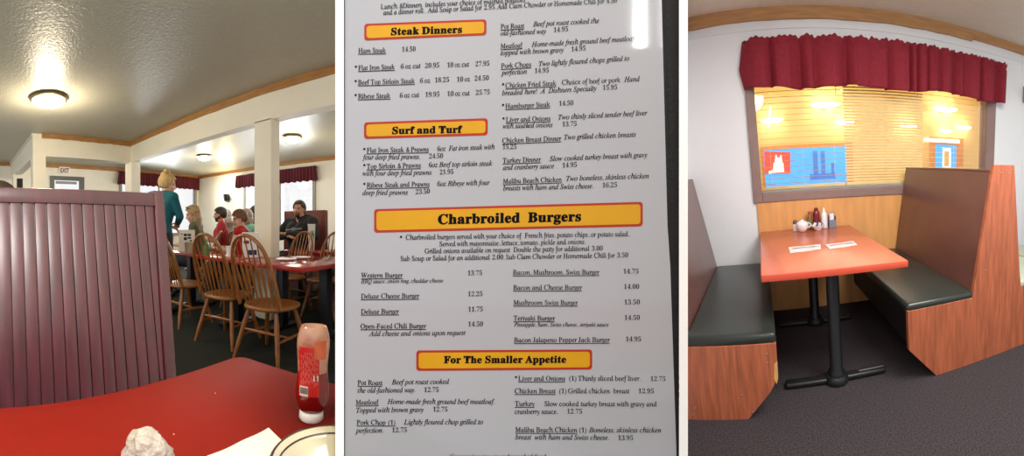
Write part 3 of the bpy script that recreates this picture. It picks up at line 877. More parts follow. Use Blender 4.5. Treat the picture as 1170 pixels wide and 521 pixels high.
# tall printed paper cup
p = place(356, 5.06)
t = thing('paper_cup', 'tall white paper cup with green and black print before the man in the hoodie', 'cup', (p.x, p.y, .75), radians(30))
hh = zof(256, 5.06)-.75
b = bm_new(); lathe(b, [(0, 0), (.040, 0), (.055, hh-.01), (.058, hh-.006), (.057, hh), (.05, hh), (.037, .01), (0, .01)], 30); obj('cup_body', b, m_wht, t, 40)
b = bm_new(); rnd = random.Random(2)
def cupbit(a0, a1, z0, z1):
    def fn(u, v):
        a = a0+(a1-a0)*u; z = z0+(z1-z0)*v; r = .040+.015*z/(hh-.01)+.0008; return Vector((r*sin(a), -r*cos(a), z))
    c = bm_new(); sheet(c, fn, 6, 3, .0005); return c
for k in range(4): merge(b, cupbit(.1+.2*k, .28+.2*k, hh*.5+.03*sin(k*2), hh*.72+.03*sin(k*2+1)))
obj('green_print', b, mat('green_print', (40, 140, 70), .5), t)
b = bm_new()
for k in range(4): merge(b, cupbit(-.6+.22*k, -.5+.22*k, hh*.55+.03*sin(k*3), hh*.68+.03*sin(k)))
obj('black_print', b, m_dk, t)
# dark jacket hung over a chair back
p = place(246, 6.05)
b = bm_new()
def jac(u, v):
    a = pi*u; w_ = .21*(1+.12*(1-v)); z = .55+(1.075-.55)*v
    x = -w_*cos(a)*(1-.25*v**4*abs(cos(a))); y = .09*sin(a)*1.0*(1-.3*v)
    return Vector((x, -y, z+.02*sin(5*u)-.16*v*abs(cos(a))**2.2))
sheet(b, jac, 24, 12, .03)
CH_J = chair(p.x, p.y+.02, 132, 'oak spindle back chair with a dark grey jacket hung over it')
o = obj('jacket', b, mat('charcoal_cloth', (70, 70, 76), .9, .15, 30), None, 180); o.location = (p.x, p.y, 0); o.rotation_euler.z = radians(132)
for v in o.data.vertices: v.co.y -= .30
tag(o, 'dark grey jacket draped over the back of a chair behind the second chair', 'jacket')
# booth bench behind the man in the hoodie
t = thing('booth_bench', 'dark red booth bench under the far window, behind the man in the black hoodie', 'booth bench', (-3.45, 5.22, 0))
b = bm_new(); lohi(b, (-.62, .10, 0), (.30, .22, 1.40), .02); obj('backrest', b, mat('maroon_vinyl', (110, 50, 44), .5, .1), t, 40)
b = bm_new(); lohi(b, (-.62, -.30, .0), (.30, .1, .42), .01); obj('seat_base', b, m_booth, t)
b = bm_new(); lohi(b, (-.62, -.32, .42), (.30, .1, .50), .03, 3); obj('seat_cushion', b, m_black, t, 40)
# black seat back left of the hoodie man, and the chair top over the booth
p = place(10, 2.15)
b = bm_new(); zt_ = zof(206, 2.15)
def hump(u, v):
    x = -.14+.28*u; return Vector((.012*sin(pi*v), x, zt_-.5+(.5-.10*(abs(x)/.14)**2.2)*v))
sheet(b, hump, 20, 8, .04)
o = obj('chair_back', b, mat('brown_leather', (88, 70, 54), .5, .2), None, 180); o.location = (p.x, p.y-.06, 0)
b2 = bm_new(); lohi(b2, (-.02, -.1, 0), (.04, .1, zt_-.45), .01); obj('post', b2, m_black, o)
tag(o, 'top of a rounded brown seat back showing over the beadboard booth', 'chair')
p = place(22.5, 4.2)
b = bm_new(); lohi(b, (-.02, -.035, .9), (.02, .035, zof(204, 4.2)), .006); lohi(b, (-.16, -.16, 0), (.16, .16, .03), .01); lohi(b, (-.02, -.02, .03), (.02, .02, .95), .004)
o = obj('stand', b, m_black, None); o.location = (p.x, p.y, 0); tag(o, 'thin black stand rising just above the beadboard booth', 'stand')
# ================================================================== people in the dining room
CUR[0] = 'left'
def remesh(bm, vox, smooth=6):
    me = bpy.data.meshes.new('rm'); bm.to_mesh(me); bm.free()
    o = bpy.data.objects.new('rm', me); COL.objects.link(o)
    r = o.modifiers.new('r', 'REMESH'); r.mode = 'VOXEL'; r.voxel_size = vox
    s = o.modifiers.new('s', 'SMOOTH'); s.factor = .5; s.iterations = smooth
    bpy.context.view_layer.update()
    m2 = bpy.data.meshes.new_from_object(o.evaluated_get(bpy.context.evaluated_depsgraph_get()))
    bpy.data.objects.remove(o); bpy.data.meshes.remove(me)
    m2.materials.clear()
    m2.polygons.foreach_set('use_smooth', [True]*len(m2.polygons))
    return m2
m_skin = mat('skin', (226, 176, 150), .5, .04, 20)
m_skin2 = mat('tan_skin', (196, 142, 112), .5, .04, 20)
m_lip = mat('lips', (186, 100, 92), .5)
m_eye = mat('eye_dark', (44, 32, 30), .3)
m_brow = mat('brow_dark', (70, 50, 38), .7)
m_beard = mat('beard_dark', (44, 34, 30), .8)
m_jean = mat('dark_trousers', (46, 48, 60), .8, .15, 30)
m_shoe = mat('dark_shoes', (34, 32, 32), .5)
def hand(b, wr, d, up, k=1.0, curl=.5):
    d = Vector(d).normalized(); up = Vector(up); up = (up-d*up.dot(d)).normalized(); sd = d.cross(up)
    pc = wr+d*.045*k
    M = Matrix((sd, d, up)).transposed().to_4x4(); M.translation = pc
    ball(b, (0, 0, 0), 1, (1, 1, 1), None, 14) if False else None
    c = bmesh.new(); bmesh.ops.create_uvsphere(c, u_segments=14, v_segments=10, radius=1); merge(b, c, M @ Matrix.Diagonal((.042*k, .056*k, .017*k, 1)))
    for i, (x, L) in enumerate(((-.030, .066), (-.010, .076), (.010, .072), (.030, .056))):
        p0 = pc+sd*x*k+d*.045*k; p1 = p0+(d*cos(curl*.5)-up*sin(curl*.5))*L*.5*k; p2 = p1+(d*cos(curl*1.4)-up*sin(curl*1.4))*L*.5*k
        capsule(b, p0, p1, .0095*k, .009*k, 8); capsule(b, p1, p2, .009*k, .0078*k, 8)
def thumb(b, wr, d, up, side, k=1.0):
    d = Vector(d).normalized(); up = Vector(up); up = (up-d*up.dot(d)).normalized(); sd = d.cross(up)*side
    p0 = wr+d*.025*k+sd*.03*k; p1 = p0+(d*.6+sd*.8).normalized()*.035*k; p2 = p1+(d*.9+sd*.3).normalized()*.03*k
    capsule(b, p0, p1, .012*k, .0105*k, 8); capsule(b, p1, p2, .0105*k, .009*k, 8)
def person(label, x, y, rz, headtop, pose='sit', hair=('short', (90, 60, 40)), shirt=(200, 40, 40), sleeves='short', skin=None,
           arms=None, hyaw=0, hpit=0, beard=0, female=False, group=None, lean=0, width=1.0):
    skin = skin or m_skin
    base = 1.29 if pose == 'sit' else 1.70
    S_ = headtop/base
    t = thing('person', label, 'person', (x, y, 0), radians(rz))
    t.scale = (S_, S_, S_)
    pz = .53 if pose == 'sit' else .93
    dz = pz-.53
    V = Vector
    LM = Matrix.Translation((0, 0, pz)) @ Matrix.Rotation(-radians(lean), 4, 'X') @ Matrix.Translation((0, 0, -pz))
    U = lambda x, y, z: LM @ V((x, y, z+dz))
    sw = .168 if female else .185
    sw *= width
    pel, waist, chest, nb = U(0, 0, .55), U(0, -.005, .68), U(0, .0, .86), U(0, -.01, 1.02)
    sh = {s: U(s*sw, -.01, .985) for s in (-1, 1)}
    hip = {s: V((s*.085, .01, pz-.01)) for s in (-1, 1)}
    if pose == 'sit':
        knee = {s: V((s*.12, .43, .515)) for s in (-1, 1)}; ank = {s: V((s*.12, .40, .09)) for s in (-1, 1)}
    else:
        knee = {s: V((s*.10, .02, .50)) for s in (-1, 1)}; ank = {s: V((s*.10, -.01, .09)) for s in (-1, 1)}
    toe = {s: ank[s]+V((s*.01, .14, -.05)) for s in (-1, 1)}
    arms = arms or {s: ((s*.25, .06, .74), (s*.13, .30, .77)) for s in (-1, 1)}
    el = {s: U(*arms[s][0]) for s in (-1, 1)}; wr = {s: U(*arms[s][1]) for s in (-1, 1)}
    HM = Matrix.Translation(U(0, .02, 1.165)) @ Matrix.Rotation(radians(hyaw), 4, 'Z') @ Matrix.Rotation(radians(-hpit), 4, 'X') @ Matrix.Diagonal((.95, .95, .95, 1))
    def hb(b, c, r, sc=(1, 1, 1)):
        c_ = bmesh.new(); bmesh.ops.create_uvsphere(c_, u_segments=20, v_segments=14, radius=r)
        merge(b, c_, HM @ Matrix.Translation(c) @ Matrix.Diagonal((*sc, 1)))
    wf = (.86 if female else 1.0)*width
    b = bm_new()
    # head
    hb(b, (0, -.012, .025), .098, (.80, .98, .98)); hb(b, (0, .022, -.03), .082, (.78, .88, 1.12)); hb(b, (0, .058, -.098), .032, (1.15, .8, .8))
    hb(b, (0, .083, .022), .02, (2.4, .7, .6)); hb(b, (0, .098, -.020), .013, (.85, .9, 1.9)); hb(b, (0, .106, -.034), .0135, (1.2, 1, .8)); hb(b, (0, .086, -.064), .014, (1.7, .8, .8))
    for s in (-1, 1): hb(b, (s*.079, -.004, -.012), .03, (.32, .75, 1.05)); hb(b, (s*.04, .068, -.03), .024, (1, .7, .9))
    capsule(b, nb-V((0, 0, .02)), HM @ V((0, -.012, -.05)), .056*wf, .052)
    # trunk
    def trunk(b, g):
        for s in (-1, 1):
            capsule(b, pel+V((s*.06, 0, 0)), waist+V((s*.05*wf, 0, 0)), .115*wf+g, .10*wf+g, 18)
            capsule(b, waist+V((s*.05*wf, 0, 0)), chest+V((s*.07*wf, 0, 0)), .10*wf+g, .112*wf+g, 18)
            capsule(b, chest+V((s*.07*wf, 0, 0)), sh[s]*.8+nb*.2-V((0, 0, .03)), .112*wf+g, .062*wf+g, 18)
            capsule(b, sh[s], nb+V((0, 0, .0)), .052+g, .052+g, 14)
        if female: 
            for s in (-1, 1): ball(b, chest+LM.to_3x3() @ V((s*.07, .085, -.01)), .062+g*.6)
    trunk(b, 0)
    for s in (-1, 1):
        capsule(b, sh[s], el[s], .050*wf, .040*wf); capsule(b, el[s], wr[s], .040*wf, .027)
        capsule(b, hip[s], knee[s], .085, .058); capsule(b, knee[s], ank[s], .056, .038); capsule(b, ank[s]-V((0, .04, .04)), toe[s], .034, .028)
        d = wr[s]-el[s]; hand(b, wr[s], d, (0, 0, 1)); thumb(b, wr[s], d, (0, 0, 1), -s)
    me = remesh(b, .0068, 4)
    for m in (skin, m_lip, m_eye, m_brow, m_beard): me.materials.append(m)
    inv = HM.inverted()
    for p in me.polygons:
        c = inv @ p.center
        if c.z < -.16 or c.y < .03: 
            if beard == 1 and -.14 < c.z < -.03 and c.y > .0 and abs(c.x) > .055: p.material_index = 4
            continue
        if beard and (beard == 1 or abs(c.x) < .034) and c.z < -.05 and c.z > -.15 and not (abs(c.x) < .018 and -.075 < c.z < -.062): p.material_index = 4
        if abs(c.x) < .024 and -.072 < c.z < -.055 and c.y > .085: p.material_index = 1
        for s in (-1, 1):
            if ((c.x-s*.032)/.011)**2+((c.z-.003)/.0055)**2 < 1 and c.y > .05: p.material_index = 2
            if ((c.x-s*.033)/.018)**2+((c.z-.024)/.0042)**2 < 1 and c.y > .05: p.material_index = 3
    bo = bpy.data.objects.new('body', me); COL.objects.link(bo); bo.parent = t
    # clothes
    def cloth(nm, b, m, vox=.011):
        me = remesh(b, vox, 5); me.materials.append(m); o = bpy.data.objects.new(nm, me); COL.objects.link(o); o.parent = t; return o
    msh = mat('shirt_cloth', shirt, .85, .12, 24)
    b = bm_new(); trunk(b, .014)
    for s in (-1, 1):
        if sleeves == 'none': continue
        e = el[s] if sleeves == 'long' else sh[s].lerp(el[s], .72)
        capsule(b, sh[s], e, .068*wf, .056*wf if sleeves == 'long' else .060*wf)
        if sleeves == 'long': capsule(b, e, el[s].lerp(wr[s], .9), .056*wf, .042)
    so = cloth('jacket' if sleeves == 'long' else 'shirt', b, msh)
    b = bm_new()
    for s in (-1, 1):
        capsule(b, pel+V((s*.055, 0, -.02)), pel+V((s*.05, 0, .06)), .132*wf, .118*wf, 18)
        capsule(b, hip[s], knee[s], .102, .074); capsule(b, knee[s], ank[s]+V((0, 0, .03)), .072, .056)
    cloth('trousers', b, m_jean, .013)
    for s in (-1, 1):
        b = bm_new(); capsule(b, ank[s]-V((0, .05, .042)), toe[s]+V((0, .02, 0)), .046, .038); me = remesh(b, .01, 3)
        for v in me.vertices: v.co.z = max(v.co.z, .002)
        me.materials.append(m_shoe); o = bpy.data.objects.new('shoe', me); COL.objects.link(o); o.parent = t
    # hair
    style, hc = hair
    mh = mat('hair', hc, .55, .3, 14, stretch=(6, 6, 1), bump=.3, bscale=60)
    rnd = random.Random(len(label))
    b = bm_new(); c_ = bmesh.new(); bmesh.ops.create_uvsphere(c_, u_segments=40, v_segments=28, radius=.107)
    low = {'short': -.055, 'bob': -.10, 'long': -.12, 'bun': -.05, 'buzz': -.04}[style]
    th_ = .0 if style != 'buzz' else -.005
    kill = []
    for v in c_.verts:
        v.co = V((v.co.x*.84, v.co.y*1.0-.014, v.co.z*1.0+.028))
        n_ = 1+.022*sin(31*v.co.x+9*v.co.z)+.02*sin(23*v.co.y+17*v.co.z+3)
        v.co = V((v.co.x*n_, (v.co.y+.014)*n_-.014, v.co.z))
        front = .062 if style == 'short' else .07
        if v.co.z < low or (v.co.y > .035 and v.co.z < (front if v.co.y > .06 else .02)) or (v.co.y > .012 and v.co.z < -.01) or (style in ('short', 'buzz') and ((v.co.y > -.03 and v.co.z < -.03) or (v.co.y > .005 and v.co.z < .012))): kill.append(v)
    bmesh.ops.delete(c_, geom=kill, context='VERTS')
    bmesh.ops.recalc_face_normals(c_, faces=c_.faces); bmesh.ops.solidify(c_, geom=list(c_.faces), thickness=-.014 if style != 'buzz' else -.006)
    merge(b, c_, HM)
    if style in ('long', 'bob'):
        L = .30 if style == 'long' else .13
        for k in range(26):
            a = radians(-200+220*k/25); x0, y0 = .086*cos(a), -.014+.10*sin(a)
            if y0 > -.025: continue
            P0 = HM @ V((x0, y0, .0)); 
            pts = [P0, P0+V((x0*.12, (y0+.014)*.12, -L*.3)), P0+V((x0*.2+rnd.uniform(-.01, .01), -.01, -L*.65)), P0+V((x0*.15+rnd.uniform(-.015, .015), -.012, -L))]
            tube(b, pts, [.017, .019, .017, .006], 8)
    if style == 'bun':
        for k in range(16):
            a = k*2.4; r = .034+.016*rnd.random()
            c2 = bmesh.new(); bmesh.ops.create_uvsphere(c2, u_segments=12, v_segments=8, radius=1)
            merge(b, c2, HM @ Matrix.Translation((.04*cos(a)*rnd.random(), -.05+.045*sin(a)*rnd.random(), .105+.055*rnd.random())) @ Matrix.Rotation(a, 4, 'Z') @ Matrix.Diagonal((r, r*.7, r*.8, 1)))
        for k in range(5):
            a = k*1.3; P0 = HM @ V((.03*cos(a), -.05, .13)); tube(b, [P0, P0+V((.03*cos(a), -.02, .03)), P0+V((.06*cos(a), -.05, .01))], [.008, .006, .002], 6)
    ho = bpy.data.objects.new('hair', bpy.data.meshes.new('hair')); b.to_mesh(ho.data); b.free(); ho.data.materials.append(mh)
    ho.data.polygons.foreach_set('use_smooth', [True]*len(ho.data.polygons)); COL.objects.link(ho); ho.parent = t
    return t, so, HM, U
def at(px, r): p = place(px, r); return p.x, p.y
# waitress
x, y = at(182.5, 4.45)
wt, so, HM, U = person('person in a teal jacket with a blond bun standing with back turned', x, y, 8, zof(193, 4.45)-.03, 'stand', ('bun', (206, 170, 112)), (14, 96, 108), 'long',
    arms={-1: ((-.24, .08, .78), (-.14, .27, .70)), 1: ((.215, .09, .77), (.03, .24, .73))}, hyaw=-40, hpit=12, female=True, lean=10)
from mathutils.bvhtree import BVHTree
bt = BVHTree.FromPolygons([v.co for v in so.data.vertices], [tuple(p.vertices) for p in so.data.polygons])
def patch(cx, cz, r, nm, m, ring=False, off=.003):
    b = bm_new(); rows = []
    for k in range(5):
        rr = r*k/4; row = []
        for a in range(20):
            h = bt.ray_cast(Vector((cx+rr*cos(a*pi/10), -1, cz+rr*sin(a*pi/10))), Vector((0, 1, 0)))[0]
            if h is None: return
            row.append(b.verts.new(h-Vector((0, off, 0))))
        rows.append(row)
    for A, B in list(zip(rows, rows[1:]))[(2 if ring else 0):]:
        for k in range(20):
            try: b.faces.new((A[k], A[(k+1) % 20], B[(k+1) % 20], B[k]))
            except ValueError: pass
    bmesh.ops.remove_doubles(b, verts=b.verts, dist=1e-5)
    obj(nm, b, m, wt)
m_emb = mat('white_emblem', (216, 232, 230), .6)
patch(-.03, 1.325, .062, 'emblem', m_emb, True); patch(-.03, 1.325, .03, 'emblem_centre', mat('emblem_grey', (150, 190, 190), .6)); patch(-.03, 1.21, .022, 'emblem_mark', m_emb)
# seated people
def seat_chair(x, y, rz, label, z=0):
    c = chair(x-(-sin(radians(rz)))*.0, y, rz, label); return c
x, y = at(227, 5.5)
_, so, HM, U = person('person with long blond hair in an olive shirt looking down at the table', x, y, 128, zof(234.5, 5.5), 'sit', ('long', (172, 142, 104)), (98, 100, 72), 'short', hyaw=22, hpit=14, female=True, lean=6)
b = bm_new()
for s in (-1, 1): c2 = bmesh.new(); bmesh.ops.create_uvsphere(c2, u_segments=14, v_segments=8, radius=1); merge(b, c2, HM @ Matrix.Translation((s*.042, .065, .115)) @ Matrix.Diagonal((.032, .010, .022, 1)))
tube(b, [HM @ Vector((-.015, .074, .118)), HM @ Vector((.015, .074, .118))], .004, 6)
for s in (-1, 1): tube(b, [HM @ Vector((s*.07, .06, .115)), HM @ Vector((s*.098, -.02, .03))], .003, 6)
obj('sunglasses', b, m_black, _)
seat_chair(x, y, 128, 'oak spindle back chair under the blond person in the olive shirt')
x, y = at(275, 4.9)
person('child with short brown hair in a bright red sleeveless top looking down', x, y, 118, zof(240, 4.9), 'sit', ('short', (112, 76, 48)), (196, 20, 26), 'none', hyaw=36, hpit=12, width=.86)
seat_chair(x, y, 118, 'oak spindle back chair under the child in red')
x, y = at(252.5, 6.6)
person('bearded person with short dark hair in a red shirt and grey vest seen in profile', x, y, 138, zof(237, 6.6), 'sit', ('short', (50, 36, 30)), (176, 40, 48), 'short', skin=m_skin2, beard=1, width=1.05)
seat_chair(x, y, 138, 'oak spindle back chair under the bearded person in red')
x, y = at(291, 7.2)
person('person with long black hair sitting with back turned beside the tall post', x, y, 60, zof(236, 7.2), 'sit', ('long', (34, 28, 32)), (70, 62, 66), 'short', female=True)
seat_chair(x, y, 60, 'oak spindle back chair under the person with long black hair')
x, y = at(280.5, 6.2)
person('person in a mint green shirt with grey-blond hair behind the child in red', x, y, 12, zof(239, 6.2), 'sit', ('bob', (176, 152, 136)), (150, 206, 184), 'short', hyaw=62, female=True)
seat_chair(x, y, 12, 'oak spindle back chair under the person in mint green')
x, y = at(260, 7.6)
person('person with pale grey hair half hidden behind the bearded person in red', x, y, 70, zof(240, 7.6), 'sit', ('bob', (196, 182, 172)), (150, 130, 120), 'short', female=True)
seat_chair(x, y, 70, 'oak spindle back chair under the person with pale grey hair')
x, y = at(343, 5.75)
hm, so, HM, U = person('person in a black hoodie with arms folded, bearded, sitting under the far window', x, y, 168, zof(229, 5.75), 'sit', ('buzz', (40, 32, 30)), (30, 30, 34), 'long', skin=m_skin2, beard=2,
    arms={-1: ((-.36, .10, .80), (.02, .25, .83)), 1: ((.36, .10, .79), (.0, .22, .80))}, hyaw=22, width=1.22)
b = bm_new(); bt = BVHTree.FromPolygons([v.co for v in so.data.vertices], [tuple(p.vertices) for p in so.data.polygons])
pts = []
for k in range(25):
    xx = -.16+.32*k/24
    h = bt.ray_cast(Vector((xx, 1.2, .90-.02*k/24)), Vector((0, -1, 0)))[0]
    if h is not None: pts.append(h)
tube(b, pts, [.010+(.016 if 9 < k < 15 else 0) for k in range(len(pts))], 8, flat=(.25, 1), up=(0, 1, 0))
obj('chest_print', b, mat('grey_print', (140, 138, 138), .7), hm)
b = bm_new()
c2 = bmesh.new(); bmesh.ops.create_uvsphere(c2, u_segments=24, v_segments=14, radius=1); merge(b, c2, Matrix.Translation(U(0, -.10, 1.03)) @ Matrix.Diagonal((.15, .07, .075, 1)))
obj('hood', b, mat('black_fleece', (32, 32, 36), .9), hm, 180)
# ================================================================== the booth room (right); its own axes, x along the window wall, y into it
CUR[0] = 'right'
YF = 3.072
m_bwall = mat('cool_white_wall', (240, 243, 247), .6, .015, 3)
m_bceil = mat('warm_ceiling', (236, 226, 208), .7, .03, 20, bump=.2, bscale=60)
m_bcarp = mat('charcoal_carpet', (66, 60, 63), .95, .6, 130, bump=.5, bscale=600, spec=.1)
m_oakp = mat('orange_oak_panel', (224, 162, 98), .45, .10, 3, stretch=(6, 1, .8), bump=.03)
m_oakt = mat('oak_crown_wood', (186, 140, 92), .5, .16, 5, stretch=(1, 4, 8))
m_bench = mat('reddish_oak_ply', (172, 96, 66), .42, .25, 7, stretch=(9, 3, .7), spec=.4, coat=.15, crough=.3)
m_back = mat('brown_laminate_back', (112, 72, 64), .32, .08, 6, spec=.5, coat=.3, crough=.2)
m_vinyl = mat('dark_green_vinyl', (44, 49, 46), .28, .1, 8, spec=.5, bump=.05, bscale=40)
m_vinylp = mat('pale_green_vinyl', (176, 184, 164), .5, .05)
m_ttop = mat('orange_red_laminate', (202, 112, 86), .22, .03, 30, spec=.5)
m_tedge = mat('orange_red_edge', (206, 80, 58), .35, .03, 30)
m_wfr = mat('taupe_window_frame', (142, 116, 110), .45, .06)
m_slatd = mat('wooden_blind_slat', (176, 122, 66), .5, .06)
m_slatl = mat('cream_blind_slat', (236, 214, 160), .5, .03)
m_yel = mat('warm_yellow_wall', (244, 214, 146), .7, .03, 3)
m_val2 = mat('burgundy_valance_cloth', (134, 26, 44), .85, .12, 30, sheen=.3)
m_cer = mat('white_china', (236, 232, 236), .3, .02, coat=.3)
m_steel = mat('brushed_steel', (170, 170, 172), .3, .05, metal=.8)

b = bm_new(); lohi(b, (-1.2, -1.0, -.06), (5.0, YF+.1, 0)); struct('floor', b, m_bcarp)
b = bm_new(); lohi(b, (-1.2, 0.4, 2.565), (5.0, YF+.1, 2.64)); struct('ceiling', b, m_bceil)
win = (-.047, 2.367, 1.015, 2.10)
struct('wall_front', holes_wall('y', YF, -1.2, 5.0, 0, 2.58, [win], .12), m_bwall)
b = bm_new(); lohi(b, (-.043, YF-.018, 0), (1.40, YF, 1.01), .002); struct('wainscot', b, m_oakp)
b = wob((-1.2, YF-.03, 2.472), (2.05, YF, 2.565), 0, 26, .004); struct('trim_7', b, m_oakt)
b = wob((2.05, YF-.03, 2.487), (5.0, YF, 2.565), 0, 10, .001); struct('trim_8', b, m_oakt)
b = bm_new(); lohi(b, (-1.2, YF-.012, 2.405), (5.0, YF, 2.411)); struct('trim_9', b, m_bwall)
# window: taupe frame, three blinds and the glass
b = bm_new(); fw = .078
for q in ((-.067, -.067+fw, 1.001, 2.1), (2.257, 2.367, 1.001, 2.1), (-.067+fw, 2.257, 1.001, 1.001+fw), (-.067+fw, 2.257, 2.1-fw, 2.1)):
    lohi(b, (q[0], YF-.03, q[2]), (q[1], YF+.11, q[3]), .006)
wf = struct('window_3', b, m_wfr)
b = bm_new(); lohi(b, (.011, YF+.02, 1.079), (2.257, YF+.024, 2.022)); obj('pane', b, pane, wf)
b = bm_new(); lohi(b, (.011, YF-.012, 1.079), (2.257, YF+.05, 1.10), .003); obj('sill', b, m_frame, wf)
def blind(x0, x1, label, m, pitch, tilt, zb, dep=.026):
    t = thing('window_blind', label, 'blind', (x0, YF+.062, zb), 0, 'slatted blinds in the booth window')
    w_ = x1-x0
    b = bm_new(); z = .05
    while zb+z < 2.03:
        box(b, (w_/2, 0, z), (w_, dep, .0022), 0, Euler((tilt, 0, 0))); z += pitch
    obj('slats', b, m, t)
    b = bm_new(); lohi(b, (0, -.014, 0), (w_, .014, .028), .004); obj('bottom_rail', b, m_slatl, t)
    b = bm_new(); lohi(b, (0, -.02, 2.03-zb), (w_, .02, 2.07-zb), .004); obj('head_rail', b, m_slatl, t)
    b = bm_new()
    for x in (.12*w_, .5*w_, .88*w_): tube(b, [(x, -.016, .02), (x, -.016, 2.04-zb)], .0012, 6)
    obj('ladder_cords', b, m_slatl, t)
    b = bm_new(); tube(b, [(w_-.06, -.024, 1.62-zb), (w_-.06, -.024, 2.04-zb)], .003, 6); obj('tilt_wand', b, m_slatl, t)
    return t
blind(.018, .768, 'left slatted blind of the booth window, brown slats in front of the blue window', m_slatd, .049, radians(6), 1.102)
blind(.778, 1.55, 'middle cream slatted blind of the booth window, fine pale slats', m_slatl, .026, radians(38), 1.102)
blind(1.56, 2.235, 'right slatted blind of the booth window, partly behind the brown booth back', m_slatl, .049, radians(6), 1.102)
# the bright room on the far side of the window
YR = 6.4
b = bm_new(); lohi(b, (-4.5, YR, -.2), (9.5, YR+.1, 3.4)); struct('wall_back', b, m_yel)
b = bm_new(); lohi(b, (-4.5, YF+.5, 3.0), (9.5, YR, 3.1)); struct('ceiling', b, m_yel)
b = bm_new(); lohi(b, (-4.5, YF+.2, -.2), (9.5, YR, -.1)); struct('floor', b, m_yel)
def far(px, py, d=0): return by(px, py, YR-d)
m_blue = mat('blue_window_light', (70, 160, 240), .5, .2, 2, emit=(60, 160, 250), estr=.85)
m_blue2 = mat('dusk_shape', (60, 110, 200), .5, emit=(70, 130, 225), estr=.6)
m_sred = mat('lit_red_sign', (210, 60, 44), .5, emit=(226, 76, 56), estr=.8)
m_swht = mat('lit_white_sign', (250, 250, 245), .5, emit=(255, 252, 245), estr=.9)
m_obr = mat('orange_casing', (232, 160, 84), .5, .08)
def quad_slab(b, pts, d0, d1):
    v0 = [by(px, py, YR-d0) for px, py in pts]; v1 = [by(px, py, YR-d1) for px, py in pts]
    c = bmesh.new(); A = [c.verts.new(p) for p in v0]; B = [c.verts.new(p) for p in v1]
    c.faces.new(A); c.faces.new(B[::-1]); n = len(A)
    for i in range(n): c.faces.new((A[i], A[(i+1) % n], B[(i+1) % n], B[i]))
    bmesh.ops.recalc_face_normals(c, faces=c.faces); merge(b, c)
def rectf(b, p0, p1, d0, d1):
    """upright rectangle on the far wall from its two pixel corners"""
    a, c = by(*p0, YR), by(*p1, YR)
    lohi(b, (min(a.x, c.x), YR-d1, min(a.z, c.z)), (max(a.x, c.x), YR-d0, max(a.z, c.z)), .002)
b = bm_new(); rectf(b, (869, 168), (975, 217), .0, .03); wn = struct('window_4', b, m_obr)
b = bm_new(); rectf(b, (872, 172), (968, 209), .03, .036); obj('lit_glass', b, m_blue, wn)
b = bm_new()
for p0, p1 in (((928, 173), (935, 205)), ((937, 173), (943, 200)), ((925, 199), (955, 204)), ((949, 186), (953, 202))): rectf(b, p0, p1, .036, .04)
obj('dusk_shapes', b, m_blue2, wn)
t = thing('lit_sign', 'glowing red sign with a white figure in the left of the blue window', 'sign', far(888, 198, .06))
def onsign(nm, pts, m, d0, d1):
    b = bm_new(); quad_slab(b, pts, d0, d1); bmesh.ops.translate(b, verts=b.verts, vec=-t.location); return obj(nm, b, m, t)
onsign('red_panel', [(873, 173), (903, 174), (903, 198), (874, 199)], m_sred, .042, .062)
b = bm_new()
for pts in ([(884, 186), (895, 186), (896, 197), (883, 197)], [(886, 180), (893, 180), (894, 186), (885, 186)], [(886, 177), (887.5, 177), (887.5, 181), (886, 181)], [(891.5, 177), (893, 177), (893, 181), (891.5, 181)], [(878, 196), (886, 193), (886, 197), (879, 199)]):
    quad_slab(b, pts, .062, .068)
bmesh.ops.translate(b, verts=b.verts, vec=-t.location); obj('white_figure', b, m_swht, t)
b = bm_new(); rectf(b, (1062, 156), (1099, 206), 0, .03); wn = struct('window_5', b, m_obr)
b = bm_new(); rectf(b, (1068, 165), (1091, 205), .03, .036); obj('lit_glass', b, m_blue, wn)
b = bm_new(); rectf(b, (1055, 158), (1095, 164), .03, .05); obj('white_header', b, m_swht, wn)
t = thing('lit_sign', 'tall white lit panel hanging in the right blue window', 'sign', far(1080, 180, .06))
b = bm_new()
for p0, p1 in (((1076, 169), (1085, 173)), ((1076, 190), (1085, 193)), ((1076, 173), (1077.5, 190)), ((1083.5, 173), (1085, 190))): rectf(b, p0, p1, .036, .045)
bmesh.ops.translate(b, verts=b.verts, vec=-t.location); obj('white_border', b, m_swht, t)
b = bm_new(); rectf(b, (1077.5, 173), (1083.5, 190), .036, .04); bmesh.ops.translate(b, verts=b.verts, vec=-t.location); obj('panel', b, m_yel, t)
for k, (px, py, Y, wd, lab_) in enumerate(((943, 120, 4.6, .20, 'upper left glowing lamp seen through the left blind'), (882, 138, 5.4, .17, 'lower left glowing lamp above the blue window'), (965, 140, 5.4, .16, 'glowing lamp seen at the seam of the left and middle blinds'), (1038, 144, 5.4, .17, 'glowing lamp seen through the middle cream blind'), (1080, 125, 4.6, .20, 'upper right glowing lamp seen through the right blind'), (1101, 146, 5.4, .16, 'lower right glowing lamp above the narrow blue window'), (1081, 150, 6.0, .12, 'smallest glowing lamp just above the narrow blue window'))):
    wd *= (YR-.3)/Y; p = by(px, py, YR-.02-wd*.62)
    t = thing('wall_lamp', lab_, 'lamp', p, 0, 'glowing lamps in the room behind the window')
    b = bm_new(); lathe(b, [(0, -.04), (.5*wd, -.035), (.85*wd, -.012), (wd, .016), (wd*.9, .024), (0, .022)], 28); bmesh.ops.scale(b, vec=(1, .6, 1), verts=b.verts); obj('glass_bowl', b, m_bowlglass, t, 50)
    b = bm_new(); lohi(b, (-.05, wd*.5, -.03), (.05, wd*.62+.02, .03), .006); obj('wall_mount', b, m_brass, t)
